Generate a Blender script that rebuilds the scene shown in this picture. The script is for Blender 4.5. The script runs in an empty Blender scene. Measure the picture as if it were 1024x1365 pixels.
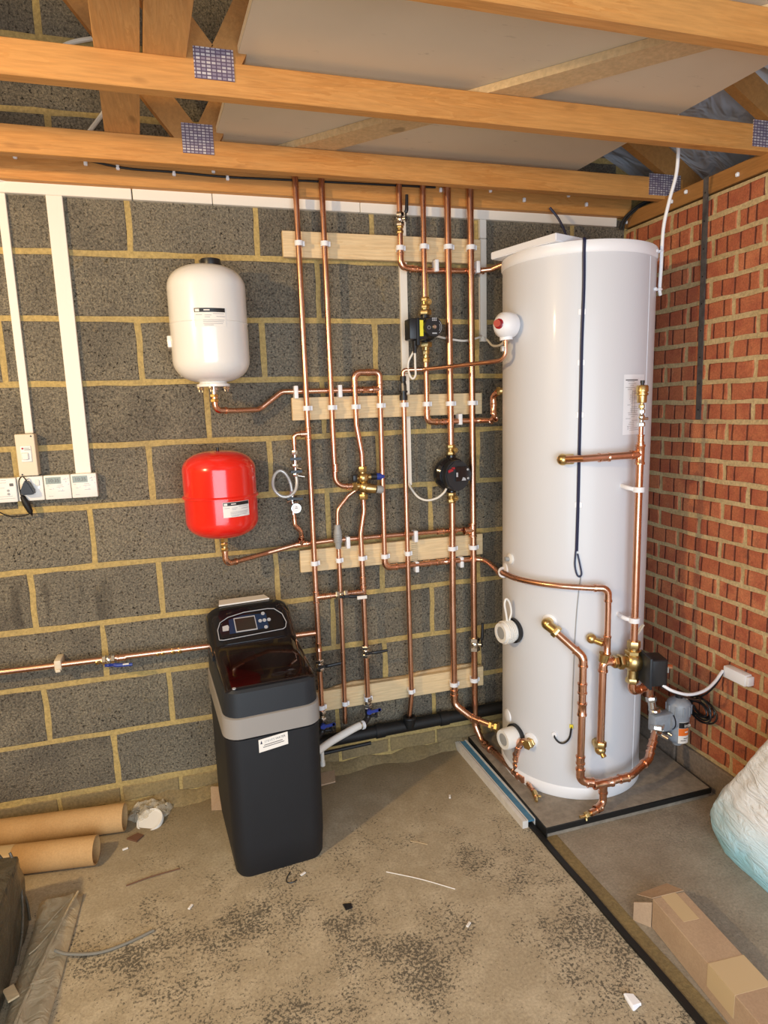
import bpy, bmesh, math, random
from mathutils import Vector, Matrix
random.seed(7)
rad = math.radians
scene = bpy.context.scene
COL = scene.collection

# ------------------------------------------------------------------ camera
cam_d = bpy.data.cameras.new('camera')
cam = bpy.data.objects.new('camera', cam_d)
COL.objects.link(cam)
cam_d.sensor_fit = 'HORIZONTAL'
cam_d.sensor_width = 36.0
cam_d.lens = 36.0 * 857.55 / 1024.0
cam_d.clip_start = 0.02
cam.matrix_world = Matrix(((0.95731187, 0.07562833, -0.27898808, 0.605),
                           (-0.2874791, 0.14838999, -0.94622205, -2.578),
                           (-0.03016216, 0.98603284, 0.16379706, 1.575),
                           (0, 0, 0, 1)))
scene.camera = cam

# ------------------------------------------------------------------ world, lights, exposure
world = bpy.data.worlds.new('daylight')
scene.world = world
world.use_nodes = True
bg = world.node_tree.nodes['Background']
bg.inputs[0].default_value = (0.78, 0.88, 1.0, 1)
bg.inputs[1].default_value = 0.12

def add_light(name, kind, loc, energy, color, **kw):
    d = bpy.data.lights.new(name, kind)
    d.energy = energy
    d.color = color
    for k, v in kw.items():
        setattr(d, k, v)
    o = bpy.data.objects.new(name, d)
    o.location = loc
    COL.objects.link(o)
    return o

# warm work lamp hanging on the left, daylight through the open garage door behind the camera
add_light('warm_lamp', 'POINT', (-1.1, -1.89, 2.2), 168, (1.0, 0.70, 0.35), shadow_soft_size=0.05)
dl = add_light('door_daylight', 'AREA', (0.6, -3.75, 1.2), 108, (0.74, 0.87, 1.0), shape='RECTANGLE', size=2.6, size_y=2.1)
dl.rotation_euler = (rad(88), 0, rad(-14))

scene.view_settings.view_transform = 'Standard'
scene.view_settings.look = 'None'
scene.view_settings.gamma = 1.0
scene.view_settings.use_curve_mapping = False
scene.view_settings.exposure = 0.0

# ------------------------------------------------------------------ material helpers
def lin(c):
    return tuple((x / 12.92 if x <= 0.04045 else ((x + 0.055) / 1.055) ** 2.4) for x in c)

class NT:
    def __init__(s, name):
        s.m = bpy.data.materials.new(name)
        s.m.use_nodes = True
        s.t = s.m.node_tree
        s.b = s.t.nodes['Principled BSDF']
    def n(s, kind, **kw):
        nd = s.t.nodes.new(kind)
        for k, v in kw.items():
            setattr(nd, k, v)
        return nd
    def l(s, a, b):
        s.t.links.new(a, b)
    def val(s, sock, v):
        if hasattr(v, 'is_linked') or isinstance(v, bpy.types.NodeSocket):
            s.l(v, sock)
        else:
            sock.default_value = v
    def math(s, op, a, b=0.0, clamp=False):
        nd = s.n('ShaderNodeMath', operation=op, use_clamp=clamp)
        s.val(nd.inputs[0], a); s.val(nd.inputs[1], b)
        return nd.outputs[0]
    def pos(s, scale=(1, 1, 1), rot=(0, 0, 0)):
        g = s.n('ShaderNodeNewGeometry')
        mp = s.n('ShaderNodeMapping')
        s.l(g.outputs['Position'], mp.inputs[0])
        mp.inputs['Scale'].default_value = scale
        mp.inputs['Rotation'].default_value = rot
        return mp.outputs[0]
    def noise(s, vec, scale, detail=4, rough=0.5, dist=0.0):
        nd = s.n('ShaderNodeTexNoise')
        s.l(vec, nd.inputs['Vector'])
        nd.inputs['Scale'].default_value = scale
        nd.inputs['Detail'].default_value = detail
        nd.inputs['Roughness'].default_value = rough
        nd.inputs['Distortion'].default_value = dist
        return nd.outputs[0]
    def ramp(s, fac, stops):
        nd = s.n('ShaderNodeValToRGB')
        els = nd.color_ramp.elements
        while len(els) < len(stops):
            els.new(0.5)
        for e, (p, c) in zip(els, stops):
            e.position = p
            e.color = tuple(c) + (1,) if len(c) == 3 else c
        s.l(fac, nd.inputs[0])
        return nd.outputs[0]
    def mix(s, fac, a, b, blend='MIX'):
        nd = s.n('ShaderNodeMix', data_type='RGBA', blend_type=blend)
        s.val(nd.inputs[0], fac)
        s.val(nd.inputs[6], a if isinstance(a, bpy.types.NodeSocket) else tuple(a) + (1,))
        s.val(nd.inputs[7], b if isinstance(b, bpy.types.NodeSocket) else tuple(b) + (1,))
        return nd.outputs[2]
    def step(s, v, a, b):
        nd = s.n('ShaderNodeMapRange')
        s.l(v, nd.inputs[0])
        nd.inputs[1].default_value = a
        nd.inputs[2].default_value = b
        return nd.outputs[0]
    def rnd(s):
        return s.n('ShaderNodeObjectInfo').outputs['Random']
    def base(s, c):
        s.val(s.b.inputs['Base Color'], c if isinstance(c, bpy.types.NodeSocket) else tuple(c) + (1,))
    def rough(s, v):
        s.val(s.b.inputs['Roughness'], v)
    def metal(s, v):
        s.b.inputs['Metallic'].default_value = v
    def bump(s, h, strength=0.4, dist=0.01):
        nd = s.n('ShaderNodeBump')
        nd.inputs['Strength'].default_value = strength
        nd.inputs['Distance'].default_value = dist
        s.l(h, nd.inputs['Height'])
        s.l(nd.outputs[0], s.b.inputs['Normal'])

def simple(name, c, rough=0.5, metal=0.0, spec=None, coat=0.0, wear=0.0, trans=0.0, alpha=None):
    k = NT(name)
    if wear:
        nz = k.noise(k.pos(), 35, 5, 0.6)
        f = k.step(nz, 0.35, 0.7)
        k.base(k.mix(f, tuple(x * (1 - wear) for x in c), tuple(min(1, x * (1 + wear * .5)) for x in c)))
    else:
        k.base(c)
    k.rough(rough); k.metal(metal)
    if coat:
        k.b.inputs['Coat Weight'].default_value = coat
        k.b.inputs['Coat Roughness'].default_value = 0.08
    if trans:
        k.b.inputs['Transmission Weight'].default_value = trans
    if alpha is not None:
        k.b.inputs['Alpha'].default_value = alpha
    return k.m

M = {}

def mk_block():
    k = NT('aggregate_block')
    p = k.pos()
    g = k.n('ShaderNodeNewGeometry')
    sep = k.n('ShaderNodeSeparateXYZ')
    k.l(g.outputs['Position'], sep.inputs[0])
    grain = k.noise(p, 135, 3, 0.75)
    pits = k.noise(p, 80, 3, 0.65)
    big = k.noise(p, 5, 3, 0.6)
    rnd = k.rnd()
    tone = k.mix(rnd, (0.145, 0.125, 0.095), (0.215, 0.19, 0.145))
    tone = k.mix(k.step(big, 0.38, 0.68), tone, (0.25, 0.215, 0.155))
    sp = k.ramp(grain, [(0.34, (0.45, 0.45, 0.45)), (0.5, (0.95, 0.95, 0.95)), (0.66, (1.6, 1.57, 1.48))])
    c = k.mix(1.0, tone, sp, 'MULTIPLY')
    pit = k.step(pits, 0.395, 0.335)
    amount = k.math('MULTIPLY', pit, k.math('ADD', k.step(k.noise(p, 3.2, 2), 0.45, 0.62), 0.12), clamp=True)
    c = k.mix(amount, c, (0.022, 0.018, 0.014))
    # mortar smears
    sm = k.step(k.noise(p, 6, 5, 0.75), 0.60, 0.74)
    c = k.mix(k.math('MULTIPLY', sm, 0.5), c, (0.36, 0.26, 0.11))
    # old damp runs low on the wall at the left
    px = k.math('ABSOLUTE', k.math('SUBTRACT', sep.outputs['X'], 0.09))
    pz = k.math('ABSOLUTE', k.math('SUBTRACT', sep.outputs['Z'], 0.87))
    zone = k.math('MULTIPLY', k.step(px, 0.22, 0.14), k.step(pz, 0.12, 0.06))
    st = k.step(k.noise(k.pos((1, 1, 0.16)), 13, 2, 0.5), 0.50, 0.58)
    c = k.mix(k.math('MULTIPLY', k.math('MULTIPLY', zone, st), 0.55), c, (0.05, 0.042, 0.034))
    k.base(c); k.rough(0.92)
    h = k.math('SUBTRACT', grain, k.math('MULTIPLY', pit, 1.0))
    k.bump(h, 1.0, 0.010)
    return k.m
M['block'] = mk_block()

def mk_mortar(name, c1, c2):
    k = NT(name)
    p = k.pos()
    a = k.noise(p, 90, 4, 0.7)
    b = k.noise(p, 6, 3, 0.6)
    c = k.mix(k.step(b, 0.3, 0.7), c1, c2)
    c = k.mix(1.0, c, k.ramp(a, [(0.3, (0.7, 0.7, 0.7)), (0.7, (1.2, 1.2, 1.2))]), 'MULTIPLY')
    k.base(c); k.rough(0.95)
    k.bump(a, 0.6, 0.004)
    return k.m
M['mortar'] = mk_mortar('yellow_sand_mortar', (0.53, 0.375, 0.13), (0.40, 0.295, 0.125))
M['mortar_brick'] = mk_mortar('buff_mortar', (0.60, 0.45, 0.235), (0.46, 0.33, 0.155))
M['plinth'] = mk_mortar('dusty_plinth', (0.22, 0.165, 0.088), (0.31, 0.225, 0.10))
M['kerb'] = mk_mortar('grey_kerb', (0.27, 0.20, 0.15), (0.20, 0.165, 0.13))

def mk_brick():
    k = NT('red_rustic_brick')
    p = k.pos()
    g = k.n('ShaderNodeNewGeometry')
    sep = k.n('ShaderNodeSeparateXYZ')
    k.l(g.outputs['Position'], sep.inputs[0])
    rnd = k.rnd()
    big = k.noise(p, 14, 4, 0.6)
    fine = k.noise(p, 160, 3, 0.7)
    c = k.mix(rnd, (0.44, 0.125, 0.05), (0.58, 0.20, 0.085))
    c = k.mix(k.step(big, 0.4, 0.7), c, (0.36, 0.085, 0.04))
    burnt = k.step(k.noise(p, 11, 3, 0.6, 0.4), 0.64, 0.76)
    c = k.mix(k.math('MULTIPLY', burnt, 0.6), c, (0.13, 0.04, 0.025))
    # vertical drag-wire creases
    wob = k.math('MULTIPLY', k.noise(p, 30, 2), 0.10)
    w = k.math('ADD', k.math('MULTIPLY', sep.outputs['Y'], 15.0), wob)
    w = k.math('ADD', w, k.math('MULTIPLY', rnd, 37.0))
    vo = k.n('ShaderNodeTexVoronoi', voronoi_dimensions='1D', feature='DISTANCE_TO_EDGE')
    k.l(w, vo.inputs['W'])
    vo.inputs['Scale'].default_value = 1.0
    crease = k.step(vo.outputs['Distance'], 0.075, 0.03)
    c = k.mix(k.math('MULTIPLY', crease, 0.85), c, (0.08, 0.022, 0.014))
    sp = k.ramp(fine, [(0.3, (0.72, 0.72, 0.72)), (0.7, (1.2, 1.2, 1.2))])
    c = k.mix(1.0, c, sp, 'MULTIPLY')
    smear = k.step(k.noise(p, 20, 5, 0.7), 0.62, 0.78)
    c = k.mix(k.math('MULTIPLY', smear, 0.4), c, (0.42, 0.30, 0.19))
    k.base(c); k.rough(0.88)
    h = k.math('SUBTRACT', k.math('MULTIPLY', fine, 0.5), k.math('MULTIPLY', crease, 1.2))
    k.bump(h, 0.7, 0.004)
    return k.m
M['brick'] = mk_brick()

def mk_floor():
    k = NT('stained_concrete_floor')
    p = k.pos()
    g = k.n('ShaderNodeNewGeometry')
    sep = k.n('ShaderNodeSeparateXYZ')
    k.l(g.outputs['Position'], sep.inputs[0])
    big = k.noise(p, 1.6, 4, 0.6)
    mid = k.noise(p, 9, 5, 0.65)
    fine = k.noise(p, 120, 3, 0.7)
    spk = k.noise(p, 112, 4, 0.78, 0.2)
    mask = k.step(k.noise(p, 3.4, 6, 0.72), 0.40, 0.62)
    c = k.mix(k.step(big, 0.35, 0.65), (0.36, 0.295, 0.195), (0.44, 0.365, 0.25))
    c = k.mix(k.step(mid, 0.45, 0.75), c, (0.53, 0.45, 0.32))
    # dark tacky residue left in flecks, missing near the back wall
    front = k.step(sep.outputs['Y'], -0.25, -0.75)
    th = k.math('ADD', spk, k.math('MULTIPLY', k.math('SUBTRACT', mask, 0.50), 0.18))
    th = k.math('ADD', th, k.math('MULTIPLY', k.math('SUBTRACT', front, 1.0), 0.10))
    th = k.math('SUBTRACT', th, k.math('MULTIPLY', k.step(sep.outputs['X'], 0.7, 1.7), 0.022))
    d = k.step(th, 0.535, 0.578)
    c_left = k.mix(k.math('MULTIPLY', d, 0.85), c, (0.055, 0.048, 0.035))
    # dirt and shade at the wall foot, painted together as one brown
    c_left = k.mix(k.math('MULTIPLY', k.step(sep.outputs['Y'], -0.50, 0.0), 0.8), c_left, (0.20, 0.142, 0.065))
    # second slab right of the strip: smoother and greyer
    cr = k.mix(k.step(mid, 0.35, 0.7), (0.27, 0.225, 0.17), (0.36, 0.31, 0.24))
    scr = k.step(k.noise(k.pos((3, 14, 1), (0, 0, 0.6)), 9, 4, 0.6), 0.58, 0.75)
    cr = k.mix(k.math('MULTIPLY', scr, 0.35), cr, (0.50, 0.45, 0.36))
    cr = k.mix(k.math('MULTIPLY', d, 0.3), cr, (0.08, 0.07, 0.055))
    right = k.step(sep.outputs['X'], 1.742, 1.748)
    c = k.mix(right, c_left, cr)
    c = k.mix(1.0, c, k.ramp(fine, [(0.3, (0.78, 0.78, 0.78)), (0.7, (1.18, 1.18, 1.18))]), 'MULTIPLY')
    k.base(c)
    k.rough(k.math('ADD', k.math('MULTIPLY', mid, 0.3), 0.6))
    h = k.math('ADD', k.math('MULTIPLY', fine, 0.4), mid)
    k.bump(h, 0.35, 0.006)
    return k.m
M['floor'] = mk_floor()

def mk_wood(name, c1, c2, axis, knots=True, grain=26):
    k = NT(name)
    sc = {'x': (0.07, 1, 1), 'y': (1, 0.07, 1), 'z': (1, 1, 0.07), 'd': (0.5, 0.5, 0.5)}[axis]
    p = k.pos(sc)
    a = k.noise(p, grain, 5, 0.6, 1.2)
    f = k.noise(p, 150, 3, 0.6)
    ring = k.math('FRACT', k.math('MULTIPLY', a, 7.0))
    ringl = k.step(ring, 0.1, 0.9)
    c = k.mix(k.math('MULTIPLY', ringl, 0.65), c1, c2)
    c = k.mix(k.step(k.noise(k.pos(), 2.2, 3), 0.4, 0.7), c, tuple(x * 0.85 for x in c2))
    c = k.mix(1.0, c, k.ramp(f, [(0.3, (0.86, 0.86, 0.86)), (0.7, (1.1, 1.1, 1.1))]), 'MULTIPLY')
    if knots:
        kn = k.noise(k.pos({'x': (0.35, 1, 1), 'y': (1, .35, 1), 'z': (1, 1, .35), 'd': (.6, .6, .6)}[axis]), 17, 1, 0.4)
        c = k.mix(k.math('MULTIPLY', k.step(kn, 0.73, 0.79), 0.6), c, tuple(x * 0.35 for x in c1))
    k.base(c); k.rough(0.62)
    k.bump(k.math('ADD', a, k.math('MULTIPLY', f, 0.4)), 0.18, 0.003)
    return k.m
M['truss_x'] = mk_wood('treated_truss_timber', (0.50, 0.205, 0.042), (0.64, 0.31, 0.085), 'x')
M['truss_y'] = mk_wood('truss_plank_timber', (0.46, 0.22, 0.065), (0.60, 0.33, 0.12), 'y')
M['truss_d'] = mk_wood('truss_web_timber', (0.36, 0.15, 0.035), (0.47, 0.22, 0.06), 'd')
M['plate'] = mk_wood('wall_plate_timber', (0.34, 0.14, 0.035), (0.44, 0.205, 0.055), 'y')
M['brace'] = mk_wood('pale_brace_timber', (0.55, 0.36, 0.17), (0.66, 0.47, 0.25), 'd')
M['pine_x'] = mk_wood('planed_pine', (0.74, 0.52, 0.27), (0.84, 0.65, 0.38), 'x', knots=False, grain=20)

def mk_sheet():
    k = NT('loft_sheet_board')
    p = k.pos()
    a = k.noise(p, 1.8, 4, 0.55)
    b = k.noise(k.pos((1, 3, 1)), 16, 3, 0.6)
    c = k.mix(k.step(a, 0.3, 0.7), (0.58, 0.49, 0.355), (0.66, 0.56, 0.415))
    c = k.mix(k.math('MULTIPLY', k.step(b, 0.66, 0.76), 0.35), c, (0.22, 0.16, 0.10))
    k.base(c); k.rough(0.75)
    k.bump(k.noise(p, 70, 3), 0.08, 0.002)
    return k.m
M['sheet'] = mk_sheet()

def mk_felt():
    k = NT('roofing_felt')
    p = k.pos((1, 1.6, 1))
    a = k.noise(p, 5, 3, 0.5, 0.8)
    k.base(k.mix(k.step(a, 0.3, 0.7), (0.33, 0.37, 0.43), (0.46, 0.50, 0.57)))
    k.rough(0.42)
    k.bump(a, 1.0, 0.06)
    return k.m
M['felt'] = mk_felt()

def mk_copper():
    k = NT('copper_pipe')
    p = k.pos()
    a = k.noise(p, 7, 4, 0.6)
    b = k.noise(k.pos((1, 1, 0.35)), 16, 3, 0.6)
    c = k.mix(k.step(a, 0.35, 0.7), (0.80, 0.46, 0.32), (0.63, 0.33, 0.21))
    c = k.mix(k.math('MULTIPLY', k.step(b, 0.56, 0.75), 0.35), c, (0.50, 0.24, 0.14))
    k.base(c); k.metal(1.0)
    k.rough(k.math('ADD', k.math('MULTIPLY', b, 0.16), 0.20))
    return k.m
M['copper'] = mk_copper()
M['copper_fit'] = simple('copper_fitting', (0.82, 0.46, 0.31), 0.24, 1.0, wear=0.2)
M['brass'] = simple('brass', (0.66, 0.48, 0.21), 0.32, 1.0, wear=0.2)
M['nickel'] = simple('nickel_plate', (0.74, 0.70, 0.64), 0.24, 1.0, wear=0.15)
M['white_enamel'] = simple('white_enamel', (0.82, 0.79, 0.74), 0.28, coat=0.5)
M['red_enamel'] = simple('red_enamel', (0.80, 0.018, 0.010), 0.22, coat=0.6)
M['tank_white'] = simple('white_cylinder_jacket', (0.66, 0.67, 0.70), 0.42, coat=0.08)
M['white_plastic'] = simple('white_plastic', (0.82, 0.79, 0.73), 0.42)
M['cool_plastic'] = simple('clean_white_plastic', (0.85, 0.85, 0.87), 0.4)
M['trunk'] = simple('white_trunking', (0.82, 0.77, 0.68), 0.45)
M['cream'] = simple('cream_plastic', (0.72, 0.62, 0.46), 0.5)
M['black'] = simple('black_plastic', (0.012, 0.012, 0.014), 0.38)
M['rubber'] = simple('black_rubber', (0.005, 0.005, 0.005), 0.6)
M['body_black'] = simple('charcoal_cabinet', (0.006, 0.0075, 0.011), 0.6, wear=0.1)
M['lid_black'] = simple('charcoal_lid', (0.014, 0.018, 0.024), 0.5)
M['gloss_black'] = simple('gloss_black_panel', (0.008, 0.008, 0.010), 0.12)
M['tint'] = simple('tinted_clear_lid', (0.030, 0.010, 0.010), 0.06, trans=0.75)
M['salt_red'] = simple('red_inner_bag', (0.40, 0.025, 0.03), 0.4)
M['twig'] = simple('dark_twig', (0.16, 0.075, 0.04), 0.8)
M['dull_cable'] = simple('dull_grey_cable', (0.20, 0.18, 0.14), 0.5)
M['grey_band'] = simple('grey_band_plastic', (0.29, 0.27, 0.25), 0.45)
M['grey_plastic'] = simple('grey_filter_plastic', (0.29, 0.32, 0.36), 0.4, wear=0.12)
M['lt_grey'] = simple('light_grey_plastic', (0.33, 0.33, 0.32), 0.45)
M['red'] = simple('red_plastic', (0.36, 0.006, 0.010), 0.45)
M['blue'] = simple('blue_handle', (0.02, 0.045, 0.28), 0.35)
M['teal'] = simple('blue_level_face', (0.07, 0.22, 0.36), 0.45, wear=0.2)
M['navy'] = simple('navy_wire', (0.012, 0.018, 0.06), 0.45)
M['orange'] = simple('orange_print', (0.80, 0.17, 0.02), 0.5)
M['yellow'] = simple('yellow_label', (0.85, 0.75, 0.04), 0.5)
M['edge_lit'] = simple('lit_cut_edge', (0.85, 0.70, 0.48), 0.7)  # lamplight on the sheet's cut edge, put into its colour
M['paper'] = simple('label_paper', (0.82, 0.78, 0.72), 0.6)
M['ink'] = simple('grey_ink', (0.14, 0.13, 0.13), 0.7)
M['faint'] = simple('faint_grey_ink', (0.45, 0.44, 0.45), 0.7)
M['lcd'] = simple('lcd_display', (0.25, 0.29, 0.24), 0.25)
M['lcd_dark'] = simple('dark_display', (0.030, 0.024, 0.02), 0.2)
M['screen_blue'] = simple('blue_fascia', (0.012, 0.03, 0.075), 0.25)
M['outline'] = simple('silver_outline', (0.42, 0.43, 0.46), 0.4)
M['galv'] = simple('galvanised_strap', (0.20, 0.20, 0.21), 0.45, 0.7, wear=0.3)
M['alu'] = simple('aluminium_white', (0.78, 0.75, 0.70), 0.4, 0.1, wear=0.1)
M['board_grey'] = simple('cement_board', (0.30, 0.255, 0.20), 0.8, wear=0.25)
M['clear_tube'] = simple('braided_hose', (0.62, 0.60, 0.56), 0.3, 0.35)
M['tape'] = simple('buff_tape', (0.56, 0.42, 0.24), 0.4)
M['sand'] = mk_mortar('sand_joint', (0.25, 0.18, 0.075), (0.19, 0.135, 0.06))

def mk_card(name, c1, c2):
    k = NT(name)
    p = k.pos()
    a = k.noise(p, 6, 4, 0.6)
    f = k.noise(p, 180, 2)
    c = k.mix(k.step(a, 0.35, 0.7), c1, c2)
    c = k.mix(1.0, c, k.ramp(f, [(0.3, (0.92, 0.92, 0.92)), (0.7, (1.06, 1.06, 1.06))]), 'MULTIPLY')
    k.base(c); k.rough(0.8)
    return k.m
M['card'] = mk_card('brown_cardboard', (0.40, 0.27, 0.17), (0.47, 0.335, 0.215))
M['tubecard'] = mk_card('cardboard_tube', (0.48, 0.28, 0.11), (0.56, 0.35, 0.155))

def mk_film(name, c, rough, trans, alpha):
    k = NT(name)
    p = k.pos()
    a = k.noise(p, 13, 4, 0.6, 1.5)
    k.base(k.mix(k.step(a, 0.35, 0.7), c, tuple(min(1, x * 1.3) for x in c)))
    k.rough(rough)
    k.b.inputs['Transmission Weight'].default_value = trans
    k.b.inputs['Alpha'].default_value = alpha
    k.bump(a, 0.5, 0.02)
    return k.m
M['darkfilm'] = mk_film('dark_plastic_wrap', (0.075, 0.063, 0.043), 0.28, 0.0, 1.0)
M['greyfilm'] = mk_film('dusty_clear_wrap', (0.46, 0.375, 0.24), 0.34, 0.0, 1.0)
M['clearbag'] = mk_film('clear_bag_film', (0.72, 0.64, 0.50), 0.25, 0.35, 0.62)

def mk_bag():
    k = NT('insulation_bag_film')
    p = k.pos()
    g = k.n('ShaderNodeNewGeometry')
    sep = k.n('ShaderNodeSeparateXYZ')
    k.l(g.outputs['Position'], sep.inputs[0])
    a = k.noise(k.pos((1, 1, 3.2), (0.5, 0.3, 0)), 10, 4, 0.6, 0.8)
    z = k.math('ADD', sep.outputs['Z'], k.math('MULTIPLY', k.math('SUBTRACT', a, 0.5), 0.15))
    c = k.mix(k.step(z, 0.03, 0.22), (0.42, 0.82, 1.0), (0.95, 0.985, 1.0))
    k.base(c); k.rough(0.3)
    k.bump(a, 0.75, 0.02)
    return k.m
M['bag'] = mk_bag()

def mk_nailplate():
    k = NT('punched_nail_plate')
    p = k.pos((1, 1, 1), (rad(90), 0, 0))
    br = k.n('ShaderNodeTexBrick')
    k.l(p, br.inputs['Vector'])
    br.inputs['Scale'].default_value = 1.0
    br.inputs['Brick Width'].default_value = 0.0125
    br.inputs['Row Height'].default_value = 0.0085
    br.inputs['Mortar Size'].default_value = 0.0016
    br.offset = 0.0
    br.inputs['Color1'].default_value = (0.66, 0.61, 0.62, 1)
    br.inputs['Color2'].default_value = (0.30, 0.25, 0.33, 1)
    br.inputs['Mortar'].default_value = (0.13, 0.09, 0.15, 1)
    k.l(br.outputs['Color'], k.b.inputs['Base Color'])
    k.metal(0.35); k.rough(0.45)
    return k.m
M['nailplate'] = mk_nailplate()

# ------------------------------------------------------------------ geometry helpers
def V(*a):
    return Vector(a[0] if len(a) == 1 else a)

def fillet_path(pts, r, seg=6):
    pts = [V(p) for p in pts]
    if r <= 0 or len(pts) < 3:
        return pts
    out = [pts[0]]
    for i in range(1, len(pts) - 1):
        a, b, c = pts[i - 1], pts[i], pts[i + 1]
        u = (a - b); w = (c - b)
        lu, lw = u.length, w.length
        if lu < 1e-6 or lw < 1e-6:
            continue
        u /= lu; w /= lw
        ang = math.acos(max(-1, min(1, u.dot(w))))
        if ang > math.pi - 0.04:
            out.append(b); continue
        t = r / math.tan(ang / 2)
        t = min(t, lu * 0.48, lw * 0.48)
        rr = t * math.tan(ang / 2)
        bis = (u + w).normalized()
        ctr = b + bis * (rr / math.sin(ang / 2))
        p0, p1 = b + u * t, b + w * t
        v0, v1 = p0 - ctr, p1 - ctr
        tot = v0.angle(v1)
        ax = v0.cross(v1)
        if ax.length < 1e-9:
            out.append(b); continue
        ax.normalize()
        for k in range(seg + 1):
            out.append(ctr + Matrix.Rotation(tot * k / seg, 3, ax) @ v0)
    out.append(pts[-1])
    return out

def smooth_path(pts, sub=6):
    """Catmull-Rom through the points."""
    P = [V(p) for p in pts]
    if len(P) < 3:
        return P
    P = [P[0] * 2 - P[1]] + P + [P[-1] * 2 - P[-2]]
    out = []
    for i in range(1, len(P) - 2):
        for k in range(sub):
            t = k / sub
            a, b, c, d = P[i - 1], P[i], P[i + 1], P[i + 2]
            out.append(0.5 * ((2 * b) + (c - a) * t + (2 * a - 5 * b + 4 * c - d) * t * t + (3 * b - a - 3 * c + d) * t ** 3))
    out.append(P[-2])
    return out

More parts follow.
